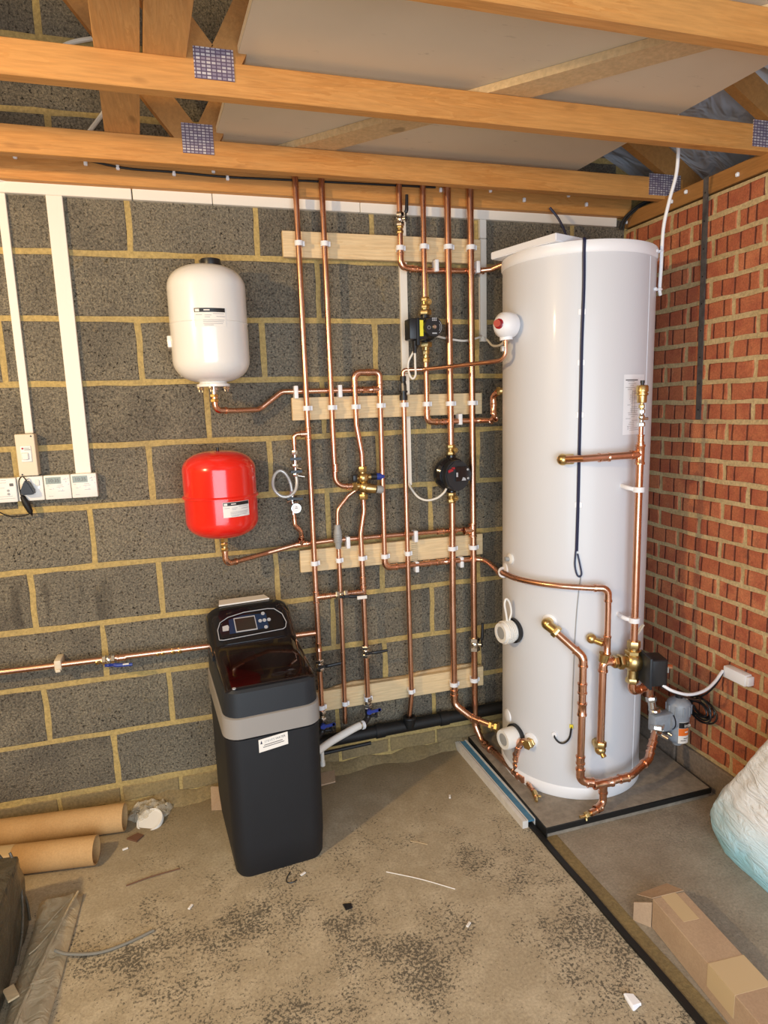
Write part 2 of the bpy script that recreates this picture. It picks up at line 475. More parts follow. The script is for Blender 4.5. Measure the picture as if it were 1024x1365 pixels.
class MB:
    def __init__(s):
        s.bm = bmesh.new()
    def _mark(s):
        return set(s.bm.verts)
    def box(s, x0, x1, y0, y1, z0, z1, bev=0.0, seg=2, rot=None, about=None):
        b = bmesh.new()
        bmesh.ops.create_cube(b, size=1)
        c = V((x0 + x1) / 2, (y0 + y1) / 2, (z0 + z1) / 2)
        for v in b.verts:
            v.co = V(v.co.x * (x1 - x0), v.co.y * (y1 - y0), v.co.z * (z1 - z0)) + c
        if bev > 0:
            bmesh.ops.bevel(b, geom=list(b.edges), offset=bev, segments=seg, affect='EDGES', profile=0.5)
        if rot is not None:
            o = V(about) if about is not None else c
            for v in b.verts:
                v.co = rot @ (v.co - o) + o
        s.join(b)
        return s
    def join(s, b):
        me = bpy.data.meshes.new('tmp')
        b.to_mesh(me); b.free()
        s.bm.from_mesh(me)
        bpy.data.meshes.remove(me)
    def ring_frame(s, d):
        d = d.normalized()
        up = V(0, 0, 1) if abs(d.z) < 0.9 else V(1, 0, 0)
        a = d.cross(up).normalized()
        return a, d.cross(a).normalized()
    def tube(s, pts, r, n=12, caps=True):
        pts = [V(p) for p in pts]
        q = [pts[0]]
        for p in pts[1:]:
            if (p - q[-1]).length > 1e-5:
                q.append(p)
        pts = q
        radii = r if isinstance(r, (list, tuple)) else [r] * len(pts)
        d = (pts[1] - pts[0]).normalized()
        a, b = s.ring_frame(d)
        rings = []
        for i, p in enumerate(pts):
            if i == 0: t = pts[1] - pts[0]
            elif i == len(pts) - 1: t = pts[-1] - pts[-2]
            else: t = (pts[i + 1] - pts[i]).normalized() + (pts[i] - pts[i - 1]).normalized()
            if t.length < 1e-9: t = pts[i] - pts[i - 1]
            t.normalize()
            a = (a - t * a.dot(t))
            if a.length < 1e-6: a, _ = s.ring_frame(t)
            a.normalize(); b = t.cross(a)
            rings.append([s.bm.verts.new(p + (a * math.cos(2 * math.pi * k / n) + b * math.sin(2 * math.pi * k / n)) * radii[min(i, len(radii) - 1)]) for k in range(n)])
        for i in range(len(rings) - 1):
            for k in range(n):
                f = s.bm.faces.new((rings[i][k], rings[i][(k + 1) % n], rings[i + 1][(k + 1) % n], rings[i + 1][k]))
                f.smooth = True
        if caps:
            s.bm.faces.new(list(reversed(rings[0])))
            s.bm.faces.new(rings[-1])
        return s
    def cyl(s, p0, p1, r, r2=None, n=20):
        return s.lathe([(0, 0), (r, 0), (r if r2 is None else r2, 1), (0, 1)], p0, p1, n)
    def lathe(s, prof, p0, p1, n=24):
        """profile (radius, t) with t in 0..1 along p0 -> p1"""
        p0, p1 = V(p0), V(p1)
        ax = p1 - p0
        a, b = s.ring_frame(ax)
        rings = []
        for r, t in prof:
            c = p0 + ax * t
            if r < 1e-6:
                rings.append([s.bm.verts.new(c)])
            else:
                rings.append([s.bm.verts.new(c + (a * math.cos(2 * math.pi * k / n) + b * math.sin(2 * math.pi * k / n)) * r) for k in range(n)])
        for i in range(len(rings) - 1):
            A, B = rings[i], rings[i + 1]
            for k in range(n):
                k2 = (k + 1) % n
                try:
                    if len(A) == 1 and len(B) == 1: continue
                    if len(A) == 1: f = s.bm.faces.new((A[0], B[k2], B[k]))
                    elif len(B) == 1: f = s.bm.faces.new((A[k], A[k2], B[0]))
                    else: f = s.bm.faces.new((A[k], A[k2], B[k2], B[k]))
                    f.smooth = True
                except ValueError:
                    pass
        return s
    def hexnut(s, p0, p1, r):
        return s.lathe([(0, 0), (r * .92, 0), (r, .12), (r, .88), (r * .92, 1), (0, 1)], p0, p1, 6)
    def sphere(s, c, r, sc=(1, 1, 1), n=20):
        b = bmesh.new()
        bmesh.ops.create_uvsphere(b, u_segments=n, v_segments=max(8, n // 2), radius=r)
        for v in b.verts:
            v.co = V(v.co.x * sc[0], v.co.y * sc[1], v.co.z * sc[2]) + V(c)
        for f in b.faces: f.smooth = True
        s.join(b)
        return s
    def torus(s, c, axis, R, r, n=32, m=10):
        a, b = s.ring_frame(V(axis))
        pts = [V(c) + (a * math.cos(2 * math.pi * k / n) + b * math.sin(2 * math.pi * k / n)) * R for k in range(n + 1)]
        return s.tube(pts, r, m, caps=False)
    def prism(s, poly, offset):
        """poly: list of 3D points (planar); extruded by offset vector"""
        o = V(offset)
        A = [s.bm.verts.new(V(p)) for p in poly]
        B = [s.bm.verts.new(V(p) + o) for p in poly]
        s.bm.faces.new(A); s.bm.faces.new(list(reversed(B)))
        n = len(A)
        for i in range(n):
            s.bm.faces.new((A[i], B[i], B[(i + 1) % n], A[(i + 1) % n]))
        return s
    def beam(s, p0, p1, w, h, wdir):
        """rectangular bar from p0 to p1; wdir = direction of the width"""
        p0, p1 = V(p0), V(p1)
        d = (p1 - p0).normalized()
        wv = V(wdir); wv = (wv - d * wv.dot(d)).normalized() * (w / 2)
        hv = d.cross(wv).normalized() * (h / 2)
        return s.prism([p0 + wv + hv, p0 - wv + hv, p0 - wv - hv, p0 + wv - hv], p1 - p0)
    def xf(s, m, verts=None):
        for v in (verts or s.bm.verts):
            v.co = m @ v.co
        return s

def link(name, mb, mat, parent=None, label=None, smooth=True, kind=None):
    bm = mb.bm
    bmesh.ops.recalc_face_normals(bm, faces=list(bm.faces))
    me = bpy.data.meshes.new(name)
    o = bpy.data.objects.new(name, me)
    COL.objects.link(o)
    if parent is not None:
        o.parent = parent
        off = V(0, 0, 0); q = parent
        while q is not None:
            off += q.location; q = q.parent
        for v in bm.verts:
            v.co -= off
    if smooth:
        for f in bm.faces: f.smooth = True
    bm.to_mesh(me); bm.free()
    if smooth:
        me.set_sharp_from_angle(angle=rad(38))
    me.materials.append(M[mat] if isinstance(mat, str) else mat)
    if label: o['label'] = label
    if kind is None and name in ('printed_lines', 'printed_marks', 'dial_marks', 'digits', 'lettering', 'wrap_fold'): kind = 'stuff'
    if kind: o['kind'] = kind
    return o

def thing(name, label, cat, loc, group=None):
    o = bpy.data.objects.new(name, None)
    o.empty_display_size = 0.05
    o.location = loc
    COL.objects.link(o)
    o['label'] = label; o['category'] = cat
    if group: o['group'] = group
    return o

def tag(o, label, cat, group=None):
    o['label'] = label; o['category'] = cat
    if group: o['group'] = group
    return o

def text(body, size, loc, xdir, ydir, mat, parent, name='lettering', width=None):
    cu = bpy.data.curves.new('txt', 'FONT')
    cu.body = body; cu.size = size; cu.extrude = 0.0002
    t = bpy.data.objects.new('txt', cu)
    COL.objects.link(t)
    bpy.context.view_layer.update()
    dg = bpy.context.evaluated_depsgraph_get()
    me = bpy.data.meshes.new_from_object(t.evaluated_get(dg))
    COL.objects.unlink(t); bpy.data.objects.remove(t)
    mb = MB(); mb.bm.from_mesh(me); bpy.data.meshes.remove(me)
    X = V(xdir).normalized(); Y = V(ydir).normalized(); Z = X.cross(Y)
    xs = [v.co.x for v in mb.bm.verts]
    k = 1.0 if not width else width / (max(xs) - min(xs))
    for v in mb.bm.verts:
        v.co = V(loc) + X * (v.co.x * k) + Y * v.co.y + Z * v.co.z
    return link(name, mb, mat, parent, smooth=False)

# copper runs: pipe tube plus solder elbows / couplings / tees as parts
R15, R22, R28 = 0.0078, 0.011, 0.0140
def run(root, pts, r, fil=0.03, elbows=(), couplings=(), name='pipe', mat='copper'):
    path = fillet_path(pts, fil)
    link(name, MB().tube(path, r, 14), mat, root)
    P = [V(p) for p in pts]
    for i in elbows:
        u = (P[i - 1] - P[i]).normalized(); w = (P[i + 1] - P[i]).normalized()
        ang = u.angle(w)
        t = min(fil / math.tan(ang / 2), (P[i - 1] - P[i]).length * .48, (P[i + 1] - P[i]).length * .48)
        e = t + 0.016
        a, b = P[i] + u * e, P[i] + w * e
        mb = MB().tube(fillet_path([a, P[i], b], fil), r * 1.16, 14)
        for c, d in ((a, u), (b, w)):
            mb.cyl(c - d * 0.003, c + d * 0.004, r * 1.32, n=14)
        link('elbow', mb, 'copper_fit', root)
    for c in couplings:
        coupling(root, c[0], c[1], r, c[2] if len(c) > 2 else 0.036)

def coupling(root, p, d, r, ln=0.036):
    p, d = V(p), V(d).normalized() * ln / 2
    mb = MB().lathe([(r, 0), (r * 1.3, 0), (r * 1.3, .14), (r * 1.15, .2), (r * 1.15, .8), (r * 1.3, .86), (r * 1.3, 1), (r, 1)], p - d, p + d, 14)
    link('coupling', mb, 'copper_fit', root)

def tee(root, p, d, br, r, ln=0.05, bl=0.03):
    p, d, br = V(p), V(d).normalized() * ln / 2, V(br).normalized() * bl
    mb = MB().lathe([(r, 0), (r * 1.3, 0), (r * 1.3, .1), (r * 1.15, .14), (r * 1.15, .86), (r * 1.3, .9), (r * 1.3, 1), (r, 1)], p - d, p + d, 14)
    mb.lathe([(r * 1.15, 0), (r * 1.15, .8), (r * 1.3, .82), (r * 1.3, 1), (r, 1)], p, p + br, 14)
    link('tee', mb, 'copper_fit', root)

def compression(root, p, d, r, ln=0.04, mat='brass', name='compression_fitting'):
    """hex nut + body + hex nut along d centred at p"""
    p, d = V(p), V(d).normalized()
    mb = MB()
    h = ln / 2
    mb.hexnut(p - d * h, p - d * h * .25, r * 1.62)
    mb.cyl(p - d * h * .3, p + d * h * .3, r * 1.25, n=16)
    mb.hexnut(p + d * h * .25, p + d * h, r * 1.62)
    return link(name, mb, mat, root)

def lever_valve(root, p, d, r, lever_dir, lever_len, lever_mat, off, label, ln=0.05):
    """ball valve in a pipe along d with a lever pointing along lever_dir, standing off by vector off"""
    p, d, off = V(p), V(d).normalized(), V(off)
    mb = MB()
    h = ln / 2
    mb.hexnut(p - d * h, p - d * h * .4, r * 1.75)
    mb.sphere(p, r * 1.55, n=14)
    mb.hexnut(p + d * h * .4, p + d * h, r * 1.75)
    mb.cyl(p, p + off, r * .62, n=12)
    vb = link('valve_body', mb, 'nickel', root)
    L = V(lever_dir).normalized()
    a = p + off
    side = L.cross(off).normalized()
    q = MB()
    q.beam(a - L * .012, a + L * lever_len * .35, 0.011, 0.004, side)
    g = fillet_path([a + L * lever_len * .25, a + L * lever_len * .35 + off.normalized() * .004, a + L * lever_len + off.normalized() * .006], .02)
    q.tube(g, [.0075] * (len(g) - 1) + [.006], 8)
    q.sphere(a, 0.007, n=10)
    lv = link('lever', q, lever_mat, vb, label)
    return vb

def clip(root, x, z, r, y_pipe=-0.072, y_back=-0.040, axis='z'):
    """white plastic hinged pipe clip: base standing off the board and a ring round the pipe"""
    mb = MB()
    w = 0.009
    ro = r + 0.005
    n = 16
    # ring (hollow band)
    ax = V(0, 0, 1) if axis == 'z' else V(1, 0, 0)
    c = V(x, y_pipe, z)
    mb.lathe([(r + .0008, 0), (ro, 0), (ro, 1), (r + .0008, 1), (r + .0008, 0)], c - ax * w, c + ax * w, n)
    if axis == 'z':
        mb.box(x - .009, x + .009, y_pipe + r, y_back, z - w, z + w, .001)
        mb.box(x + ro - .002, x + ro + .006, y_pipe - .004, y_pipe + .006, z - w, z + w, .001)
    else:
        mb.box(x - w, x + w, y_pipe + r, y_back, z - .009, z + .009, .001)
    return link('pipe_clip', mb, 'cool_plastic', root, 'white plastic pipe clip')

def stand_clip(root, x, z0, z1, y):
    """upright clip fixed to a board edge, holding a horizontal pipe"""
    mb = MB()
    mb.box(x - .008, x + .008, y - .024, y + .018, min(z0, z1), max(z0, z1), .003)
    return link('edge_clip', mb, 'cool_plastic', root, 'white plastic edge clip')

# ================================================================== SETTING
RX = 2.5175           # brick wall face
# floor
fl = MB(); fl.box(-3.2, RX + .25, -5.6, 0.25, -0.12, 0.0)
o = link('floor', fl, 'floor', smooth=False, kind='structure')

# back wall: mortar bed + individual blocks, 225 mm courses, 450 mm modules
wb = MB(); wb.box(-3.2, 2.9, 0.0022, 0.14, -0.1, 4.5)
wall_back = link('wall_back', wb, 'mortar', smooth=False, kind='structure')

def slab_mesh(name, L, H, D, jit, nx, nz, seed, mat, axis='y'):
    """masonry unit: jittered front outline, bevelled back to depth D; front face at 0"""
    rg = random.Random(seed)
    out = []
    for i in range(nx): out.append((-L / 2 + L * i / nx, -H / 2))
    for i in range(nz): out.append((L / 2, -H / 2 + H * i / nz))
    for i in range(nx): out.append((L / 2 - L * i / nx, H / 2))
    for i in range(nz): out.append((-L / 2, H / 2 - H * i / nz))
    pts = [(u + rg.uniform(-jit, jit), v + rg.uniform(-jit, jit)) for u, v in out]
    bm = bmesh.new()
    def P(u, v, d):
        return V(u, d, v) if axis == 'y' else V(d, -u, v)
    f0 = [bm.verts.new(P(u * (1 - .006 / L), v * (1 - .006 / H), 0)) for u, v in pts]
    f1 = [bm.verts.new(P(u, v, 0.0028)) for u, v in pts]
    f2 = [bm.verts.new(P(u, v, D)) for u, v in pts]
    bm.faces.new(f0)
    n = len(pts)
    for A, B in ((f0, f1), (f1, f2)):
        for i in range(n):
            bm.faces.new((A[i], B[i], B[(i + 1) % n], A[(i + 1) % n]))
    bmesh.ops.recalc_face_normals(bm, faces=list(bm.faces))
    me = bpy.data.meshes.new(name)
    bm.to_mesh(me); bm.free()
    me.materials.append(M[mat])
    return me

def unit(name, me, loc, parent, rz=0.0):
    b = bpy.data.objects.new(name, me)
    b.parent = parent
    b.location = loc
    COL.objects.link(b)
    return b

blk = [slab_mesh('block', 0.431, 0.205, 0.06, 0.0024, 5, 3, 10 + i, 'block') for i in range(5)]
half = [slab_mesh('block', 0.205, 0.205, 0.06, 0.0024, 3, 3, 20 + i, 'block') for i in range(2)]
for row in range(15):                      # row 0 starts above the plinth course
    zc = 0.11 + 0.225 * row + 0.1125
    odd = row % 2 == 1                       # joints at x = 0.45 k on odd courses
    k0 = -2
    for k in range(k0, 6):
        xc = 0.45 * k + 0.225 + (0 if odd else 0.225)
        if row < 10 or True:
            if xc + .22 > RX + 0.02:
                if xc - .22 < RX - .1:
                    w = RX - (xc - .2155)
                    unit('block', slab_mesh('block', w, 0.205, 0.06, 0.002, 4, 3, 90 + row, 'block'), (xc - .2155 + w / 2, random.uniform(-.0008, .0008), zc), wall_back)
                continue
            unit('block', random.choice(blk), (xc, random.uniform(-.0012, .0008), zc), wall_back)
# plinth bricks at the foot of the back wall
pb = [slab_mesh('plinth_brick', 0.210, 0.062, 0.05, 0.003, 4, 2, 40 + i, 'plinth') for i in range(3)]
for k in range(-4, 11):
    unit('plinth_brick', random.choice(pb), (0.12 + 0.225 * k, -0.002 + random.uniform(-.002, .001), 0.066), wall_back)
mb = MB()
N = 60
for i in range(N):
    x0 = -0.9 + 3.4 * i / N; x1 = -0.9 + 3.4 * (i + 1) / N
    h0 = 0.018 + 0.010 * math.sin(i * 1.7) + 0.006 * math.sin(i * .6); h1 = 0.018 + 0.010 * math.sin((i + 1) * 1.7) + 0.006 * math.sin((i + 1) * .6)
    d0 = 0.05 + 0.018 * math.sin(i * 1.1); d1 = 0.05 + 0.018 * math.sin((i + 1) * 1.1)
    a = [mb.bm.verts.new(p) for p in ((x0, .003, -.004), (x0, -d0, -.004), (x0, -.006, h0 + .014), (x0, .003, h0 + .016))]
    b = [mb.bm.verts.new(p) for p in ((x1, .003, -.004), (x1, -d1, -.004), (x1, -.006, h1 + .014), (x1, .003, h1 + .016))]
    for j in range(3): mb.bm.faces.new((a[j], a[j + 1], b[j + 1], b[j]))
link('trim_1', mb, 'plinth', smooth=True, kind='structure')

# right wall: mortar bed + individual bricks, 75 mm courses, 225 mm modules
wr = MB(); wr.box(RX + .003, RX + .11, -5.6, 0.0, -0.1, 2.305)
wall_right = link('wall_right', wr, 'mortar_brick', smooth=False, kind='structure')
bk = [slab_mesh('brick', 0.208, 0.058, 0.05, 0.0028, 4, 2, 60 + i, 'brick', 'x') for i in range(5)]
ZT = 2.2995
stuff_far = MB()
for c in range(29):                        # course c lies between beds c and c+1
    zc = ZT - 0.075 * c - 0.0375
    # columns observed: joints at y = -0.745 + 0.225 m on courses 8, 10, 12, 14 (even), half a brick off on odd ones
    off = -0.745 + (0 if c % 2 == 0 else 0.1125)
    for m in range(-22, 5):
        ya = off + 0.225 * m; yb = ya + 0.225
        if ya > -0.03: continue
        L = 0.206; yc = (ya + yb) / 2
        if yb > -0.001:
            L = -ya - 0.02
            if L < .03: continue
            yc = ya + .01 + L / 2
            unit('brick', slab_mesh('brick', L, 0.056, 0.05, 0.002, 3, 2, 200 + c, 'brick', 'x'), (RX + random.uniform(-.001, .001), yc, zc), wall_right)
        elif yc > -1.95:
            unit('brick', random.choice(bk), (RX + random.uniform(-.0015, .001), yc, zc + random.uniform(-.0015, .0015)), wall_right)
        elif yc > -5.4:
            stuff_far.box(RX, RX + .05, yc - .103, yc + .103, zc - .028, zc + .028)
link('brick_courses', stuff_far, 'brick', wall_right, smooth=False, kind='stuff')
# grey kerb blocks at the foot of the brick wall
for i, (y1, y0) in enumerate(((-0.03, -0.46), (-0.47, -0.905), (-0.915, -1.35), (-1.36, -1.8))):
    mb = MB(); mb.box(RX - .012, RX + .02, y0, y1, -.02, 0.116, .004, 1)
    link('kerb_block', mb, 'kerb', wall_right, smooth=False)

# other walls of the garage (behind and left of the camera)
mb = MB(); mb.box(-3.2, -3.0, -5.6, 0.2, -0.1, 2.4)
link('wall_left', mb, 'mortar', smooth=False, kind='structure')
mb = MB()
mb.box(-3.2, -1.4, -5.6, -5.45, -0.1, 2.4); mb.box(2.2, RX + .2, -5.6, -5.45, -.1, 2.4); mb.box(-1.4, 2.2, -5.6, -5.45, 2.25, 2.6)
link('wall_front', mb, 'mortar', smooth=False, kind='structure')

# roof: felt slopes seen between the trusses
tan_r = math.tan(rad(29))
xe, ze = 2.74, 2.435
xr = -0.24; zr = ze + (xe - xr) * tan_r
def slope(x0, z0, x1, z1, nx, ny):
    mb = MB()
    g = []
    for i in range(nx + 1):
        col = []
        for j in range(ny + 1):
            t = i / nx; y = 0.02 - 5.6 * j / ny
            sag = -0.022 * abs(math.sin(math.pi * (y + .235) / .5)) + 0.010 * math.sin(9 * t * 3 + 5 * y)
            col.append(mb.bm.verts.new((x0 + (x1 - x0) * t, y, z0 + (z1 - z0) * t + sag)))
        g.append(col)
    for i in range(nx):
        for j in range(ny):
            mb.bm.faces.new((g[i][j], g[i + 1][j], g[i + 1][j + 1], g[i][j + 1]))
    return mb
ceil = thing('ceiling', 'grey roofing felt over the trusses', 'roof', (0, 0, 0))
del ceil['label'], ceil['category']
ceil['kind'] = 'structure'
link('felt', slope(xe, ze, xr, zr, 30, 90), 'felt', ceil)
link('felt', slope(xr, zr, -3.25, zr - (xr + 3.25) * tan_r, 16, 60), 'felt', ceil)

# timber wall plate on the brick wall
mb = MB(); mb.box(RX - .004, RX + .096, -5.4, -.004, 2.312, 2.372, .002, 1)
wp = link('wall_plate', mb, 'plate', smooth=False)
wp_t = thing('timber_wall_plate', 'timber wall plate lying along the top of the red brick wall', 'timber', (RX, -1, 2.31))
wp.name = 'plate'
wp.parent = wp_t; wp.location = (-RX, 1, -2.31)
for (y, z) in ((-.02, 2.335), (-.30, 2.339), (-.378, 2.352), (-.626, 2.334), (-.9, 2.34), (-1.2, 2.35)):
    mb = MB(); mb.box(RX - .014, RX - .004, y - .006, y + .006, z - .007, z + .007, .002, 1)
    mb.cyl((RX - .016, y, z), (RX - .013, y, z), .003, n=8)
    link('cable_clip', mb, 'cool_plastic', wp_t, 'small white cable clip')

# ================================================================== TRUSSES
ZB, ZTOP = 2.362, 2.442
def truss(yf, label, plates, x_end=2.60):
    t = thing('roof_truss', label, 'roof truss', (0.9, yf, ZB), None)
    yb = yf + 0.038
    mb = MB(); mb.box(-3.0, x_end, yf, yb, ZB, ZTOP, .002, 1)
    link('bottom_chord', mb, 'truss_x', t, smooth=False)
    ym = (yf + yb) / 2
    # rafter over the right-hand half
    def raf(x): return ZTOP + .05 + (2.60 - x) * tan_r
    mb = MB(); mb.beam((2.72, ym, ZB + .035), (-0.24, ym, ZB + .035 + 2.96 * tan_r), 0.036, 0.097, (0, 1, 0))
    link('rafter', mb, 'truss_d', t, smooth=False)
    xa, za = plates[0], ZTOP - .01
    mb = MB(); mb.beam((xa - .03, ym, za + .02), (xa - 1.05, ym, za + 1.32), 0.036, 0.08, (0, 1, 0))
    link('web', mb, 'truss_d', t, smooth=False)
    mb = MB(); mb.beam((xa + .03, ym, za + .02), (xa + .62, ym, za + 1.12), 0.036, 0.08, (0, 1, 0))
    link('web', mb, 'truss_d', t, smooth=False)
    mb = MB(); mb.box(xa - .049, xa + .049, yf - .0022, yf + .002, ZTOP - .045, ZTOP + (.045 if yf > -.5 else .028))
    link('nail_plate', mb, 'nailplate', t, 'perforated steel nail plate', smooth=False)
    mb = MB(); mb.box(2.435, 2.585, yf - .0022, yf + .002, ZB + .012, ZTOP + .012)
    link('nail_plate', mb, 'nailplate', t, 'perforated steel nail plate', smooth=False)
    return t
truss(-0.256, 'orange timber roof truss nearest the block wall, copper pipes rising behind it', (0.70,))
truss(-0.756, 'second orange timber roof truss from the block wall, crossing the middle of the ceiling', (0.732,))
truss(-1.275, 'third timber roof truss from the block wall, at the top right of the picture', (0.75,))
# gable batten fixed to the block wall
bt = thing('wall_timber', 'timber fixed along the top of the block wall above white trunking', 'timber', (1.0, -.03, ZB))
mb = MB(); mb.box(-2.9, RX - .005, -.050, -.012, 2.350, 2.436, .002, 1)
link('batten', mb, 'truss_x', bt, smooth=False)
for (x, z) in ((.122, 2.418), (.335, 2.412), (.436, 2.405), (.619, 2.398), (.754, 2.416), (.802, 2.395), (1.622, 2.404), (1.837, 2.416), (1.989, 2.388), (2.196, 2.418), (2.283, 2.386)):
    mb = MB(); mb.box(x - .006, x + .006, -.061, -.050, z - .008, z + .008, .002, 1)
    mb.cyl((x, -.063, z), (x, -.060, z), .003, n=8)
    link('cable_clip', mb, 'cool_plastic', bt, 'small white cable clip')
# grey cable clipped along the batten
mb = MB(); mb.tube(smooth_path([(.30, -.056, 2.43), (.45, -.057, 2.405), (.62, -.057, 2.402), (.80, -.057, 2.398), (1.0, -.056, 2.402), (1.6, -.056, 2.412)]), .004, 8)
tag(link('electric_cable', mb, 'rubber'), 'thin dark cable clipped along the timber above the trunking', 'cable')

# sheets and planks lying on the chords
SK = 0.067
def skewed(x0, x1, y0, y1, z0, z1, sk=SK):
    mb = MB(); mb.box(x0, x1, y0, y1, z0, z1, .0012, 1)
    for v in mb.bm.verts:
        v.co.x -= sk * (v.co.y + 0.2)
    return mb
def strip_line(off):
    # the diagonal brace axis, from (1.0,-.22) to (1.86,-1.12)
    return None
lsh = thing('loft_board', 'big buff sheet of board lying across the roof trusses', 'board', (1.5, -.9, 2.464))
link('sheet', skewed(.757, 2.148, -2.3, -.075, 2.466, 2.484), 'sheet', lsh, smooth=False)
mb = MB()
mb.box(.7565 , .7568, -2.3, -.075, 2.466, 2.484)
for v in mb.bm.verts: v.co.x -= SK * (v.co.y + 0.2) + .0006
link('cut_edge', mb, 'edge_lit', lsh, 'cut edge, pale with painted lamplight', smooth=False)
db = thing('diagonal_brace', 'pale timber brace lying diagonally under the buff loft board', 'timber', (1.4, -.7, ZTOP))
mb = MB(); mb.beam((0.90, -.06, ZTOP + .012), (2.12, -1.345, ZTOP + .012), 0.098, 0.022, (1, 1, 0))
link('brace', mb, 'brace', db, smooth=False)
pl = thing('loft_plank', 'flat timber plank over the two nearest trusses, the left one of two', 'timber', (.47, -.9, ZTOP))
link('plank', skewed(.416, .520, -2.2, -.222, ZTOP, ZTOP + .024), 'truss_y', pl, smooth=False)
pl = thing('loft_plank', 'flat timber plank ending on the middle truss, the right one of two', 'timber', (.6, -1.1, ZTOP))
link('plank', skewed(.527, .629, -2.2, -.722, ZTOP, ZTOP + .024), 'truss_y', pl, smooth=False)

# ================================================================== TRUNKING
tk = thing('cable_trunking', 'long white horizontal trunking under the roof timber on the block wall', 'trunking', (1.2, 0, 2.31))
for (a, b) in ((-.9, .470), (.474, .745), (.747, 1.30), (1.302, 2.462)):
    mb = MB(); mb.box(a, b, -.020, .001, 2.315, 2.357, .002, 1)
    link('cover', mb, 'trunk', tk, smooth=False)
t = thing('cable_trunking', 'narrow white vertical trunking dropping to the cream switch box', 'trunking', (.06, 0, 1.5))
mb = MB(); mb.box(.043, .070, -.012, .001, 1.514, 2.3149, .0015, 1); link('cover', mb, 'trunk', t, smooth=False)
t = thing('cable_trunking', 'wide white vertical trunking dropping to the end heating timer', 'trunking', (.22, 0, 1.37))
mb = MB(); mb.box(.194, .246, -.018, .001, 1.362, 2.3149, .0015, 1); link('cover', mb, 'trunk', t, smooth=False)
t = thing('cable_trunking', 'slim white vertical trunking behind the pine boards, left of both pumps', 'trunking', (1.47, 0, 1.235))
for (a, b) in ((1.237, 1.70), (1.702, 2.3149)):
    mb = MB(); mb.box(1.457, 1.488, -.0165, .001, a, b, .0015, 1); link('cover', mb, 'trunk', t, smooth=False)
t = thing('cable_trunking', 'short white vertical trunking ending beside the white cylinder', 'trunking', (1.82, 0, 1.83))
for (a, b) in ((1.828, 2.24), (2.242, 2.3149)):
    mb = MB(); mb.box(1.809, 1.838, -.0165, .001, a, b, .0015, 1); link('cover', mb, 'trunk', t, smooth=False)

# switch box, controls
sb = thing('switch_box', 'cream plastic switch box below the narrow white trunking', 'switch', (.05, 0, 1.365))
mb = MB(); mb.box(.016, .078, -.046, .001, 1.366, 1.513, .003, 2); link('case', mb, 'cream', sb, smooth=False)
mb = MB(); mb.box(.030, .064, -.0495, -.045, 1.416, 1.472, .001, 1); link('switch_panel', mb, 'white_plastic', sb)
mb = MB(); mb.box(.033, .055, -.056, -.048, 1.424, 1.448, .002, 1); link('switch_lever', mb, 'paper', sb)
mb = MB(); mb.cyl((.038, -.0505, 1.463), (.038, -.048, 1.463), .0035, n=10); link('red_mark', mb, 'red', sb, 'small red mark')
mb = MB(); mb.box(.043, .062, -.0502, -.049, 1.457, 1.459); mb.box(.043, .060, -.0502, -.049, 1.463, 1.4645); link('printed_lines', mb, 'ink', sb, smooth=False)
for (x, z) in ((.068, 1.505), (.027, 1.372)):
    mb = MB(); mb.cyl((x, -.0475, z), (x, -.044, z), .0028, n=10); link('screw', mb, 'black', sb)

def lines(root, x0, x1, zs, y, mat='faint', th=.0014):
    mb = MB()
    for z, f0, f1 in zs:
        mb.box(x0 + (x1 - x0) * f0, x0 + (x1 - x0) * f1, y - .0004, y + .001, z - th / 2, z + th / 2)
    return link('printed_lines', mb, mat, root, smooth=False)

q = thing('control_panel', 'white wall control at the left end, printed, beside the black plug', 'control', (-.04, 0, 1.28))
mb = MB(); mb.box(-.085, .003, -.044, .001, 1.276, 1.362, .004, 2); link('case', mb, 'white_plastic', q)
mb = MB(); mb.box(-.018, -.006, -.0450, -.043, 1.333, 1.343); link('printed_mark', mb, 'ink', q, smooth=False)
lines(q, -.08, -.005, [(1.355, 0, .7), (1.346, .1, .7), (1.328, .1, .6), (1.298, .1, .9), (1.290, 0, 1)], -.0445)
for z in (1.318, 1.306):
    mb = MB(); mb.cyl((-.024, -.047, z), (-.024, -.043, z), .004, n=12); link('button', mb, 'lt_grey', q)
q = thing('wall_socket', 'white wall socket holding the black plug, between two white controls', 'socket', (.045, 0, 1.28))
mb = MB(); mb.box(.005, .087, -.036, .001, 1.276, 1.363, .003, 2); link('faceplate', mb, 'white_plastic', q)
mb = MB(); mb.box(.063, .076, -.040, -.035, 1.330, 1.350, .001, 1); link('rocker_switch', mb, 'paper', q)
mb = MB(); mb.cyl((.073, -.0375, 1.322), (.073, -.035, 1.322), .003, n=10); link('screw', mb, 'nickel', q)
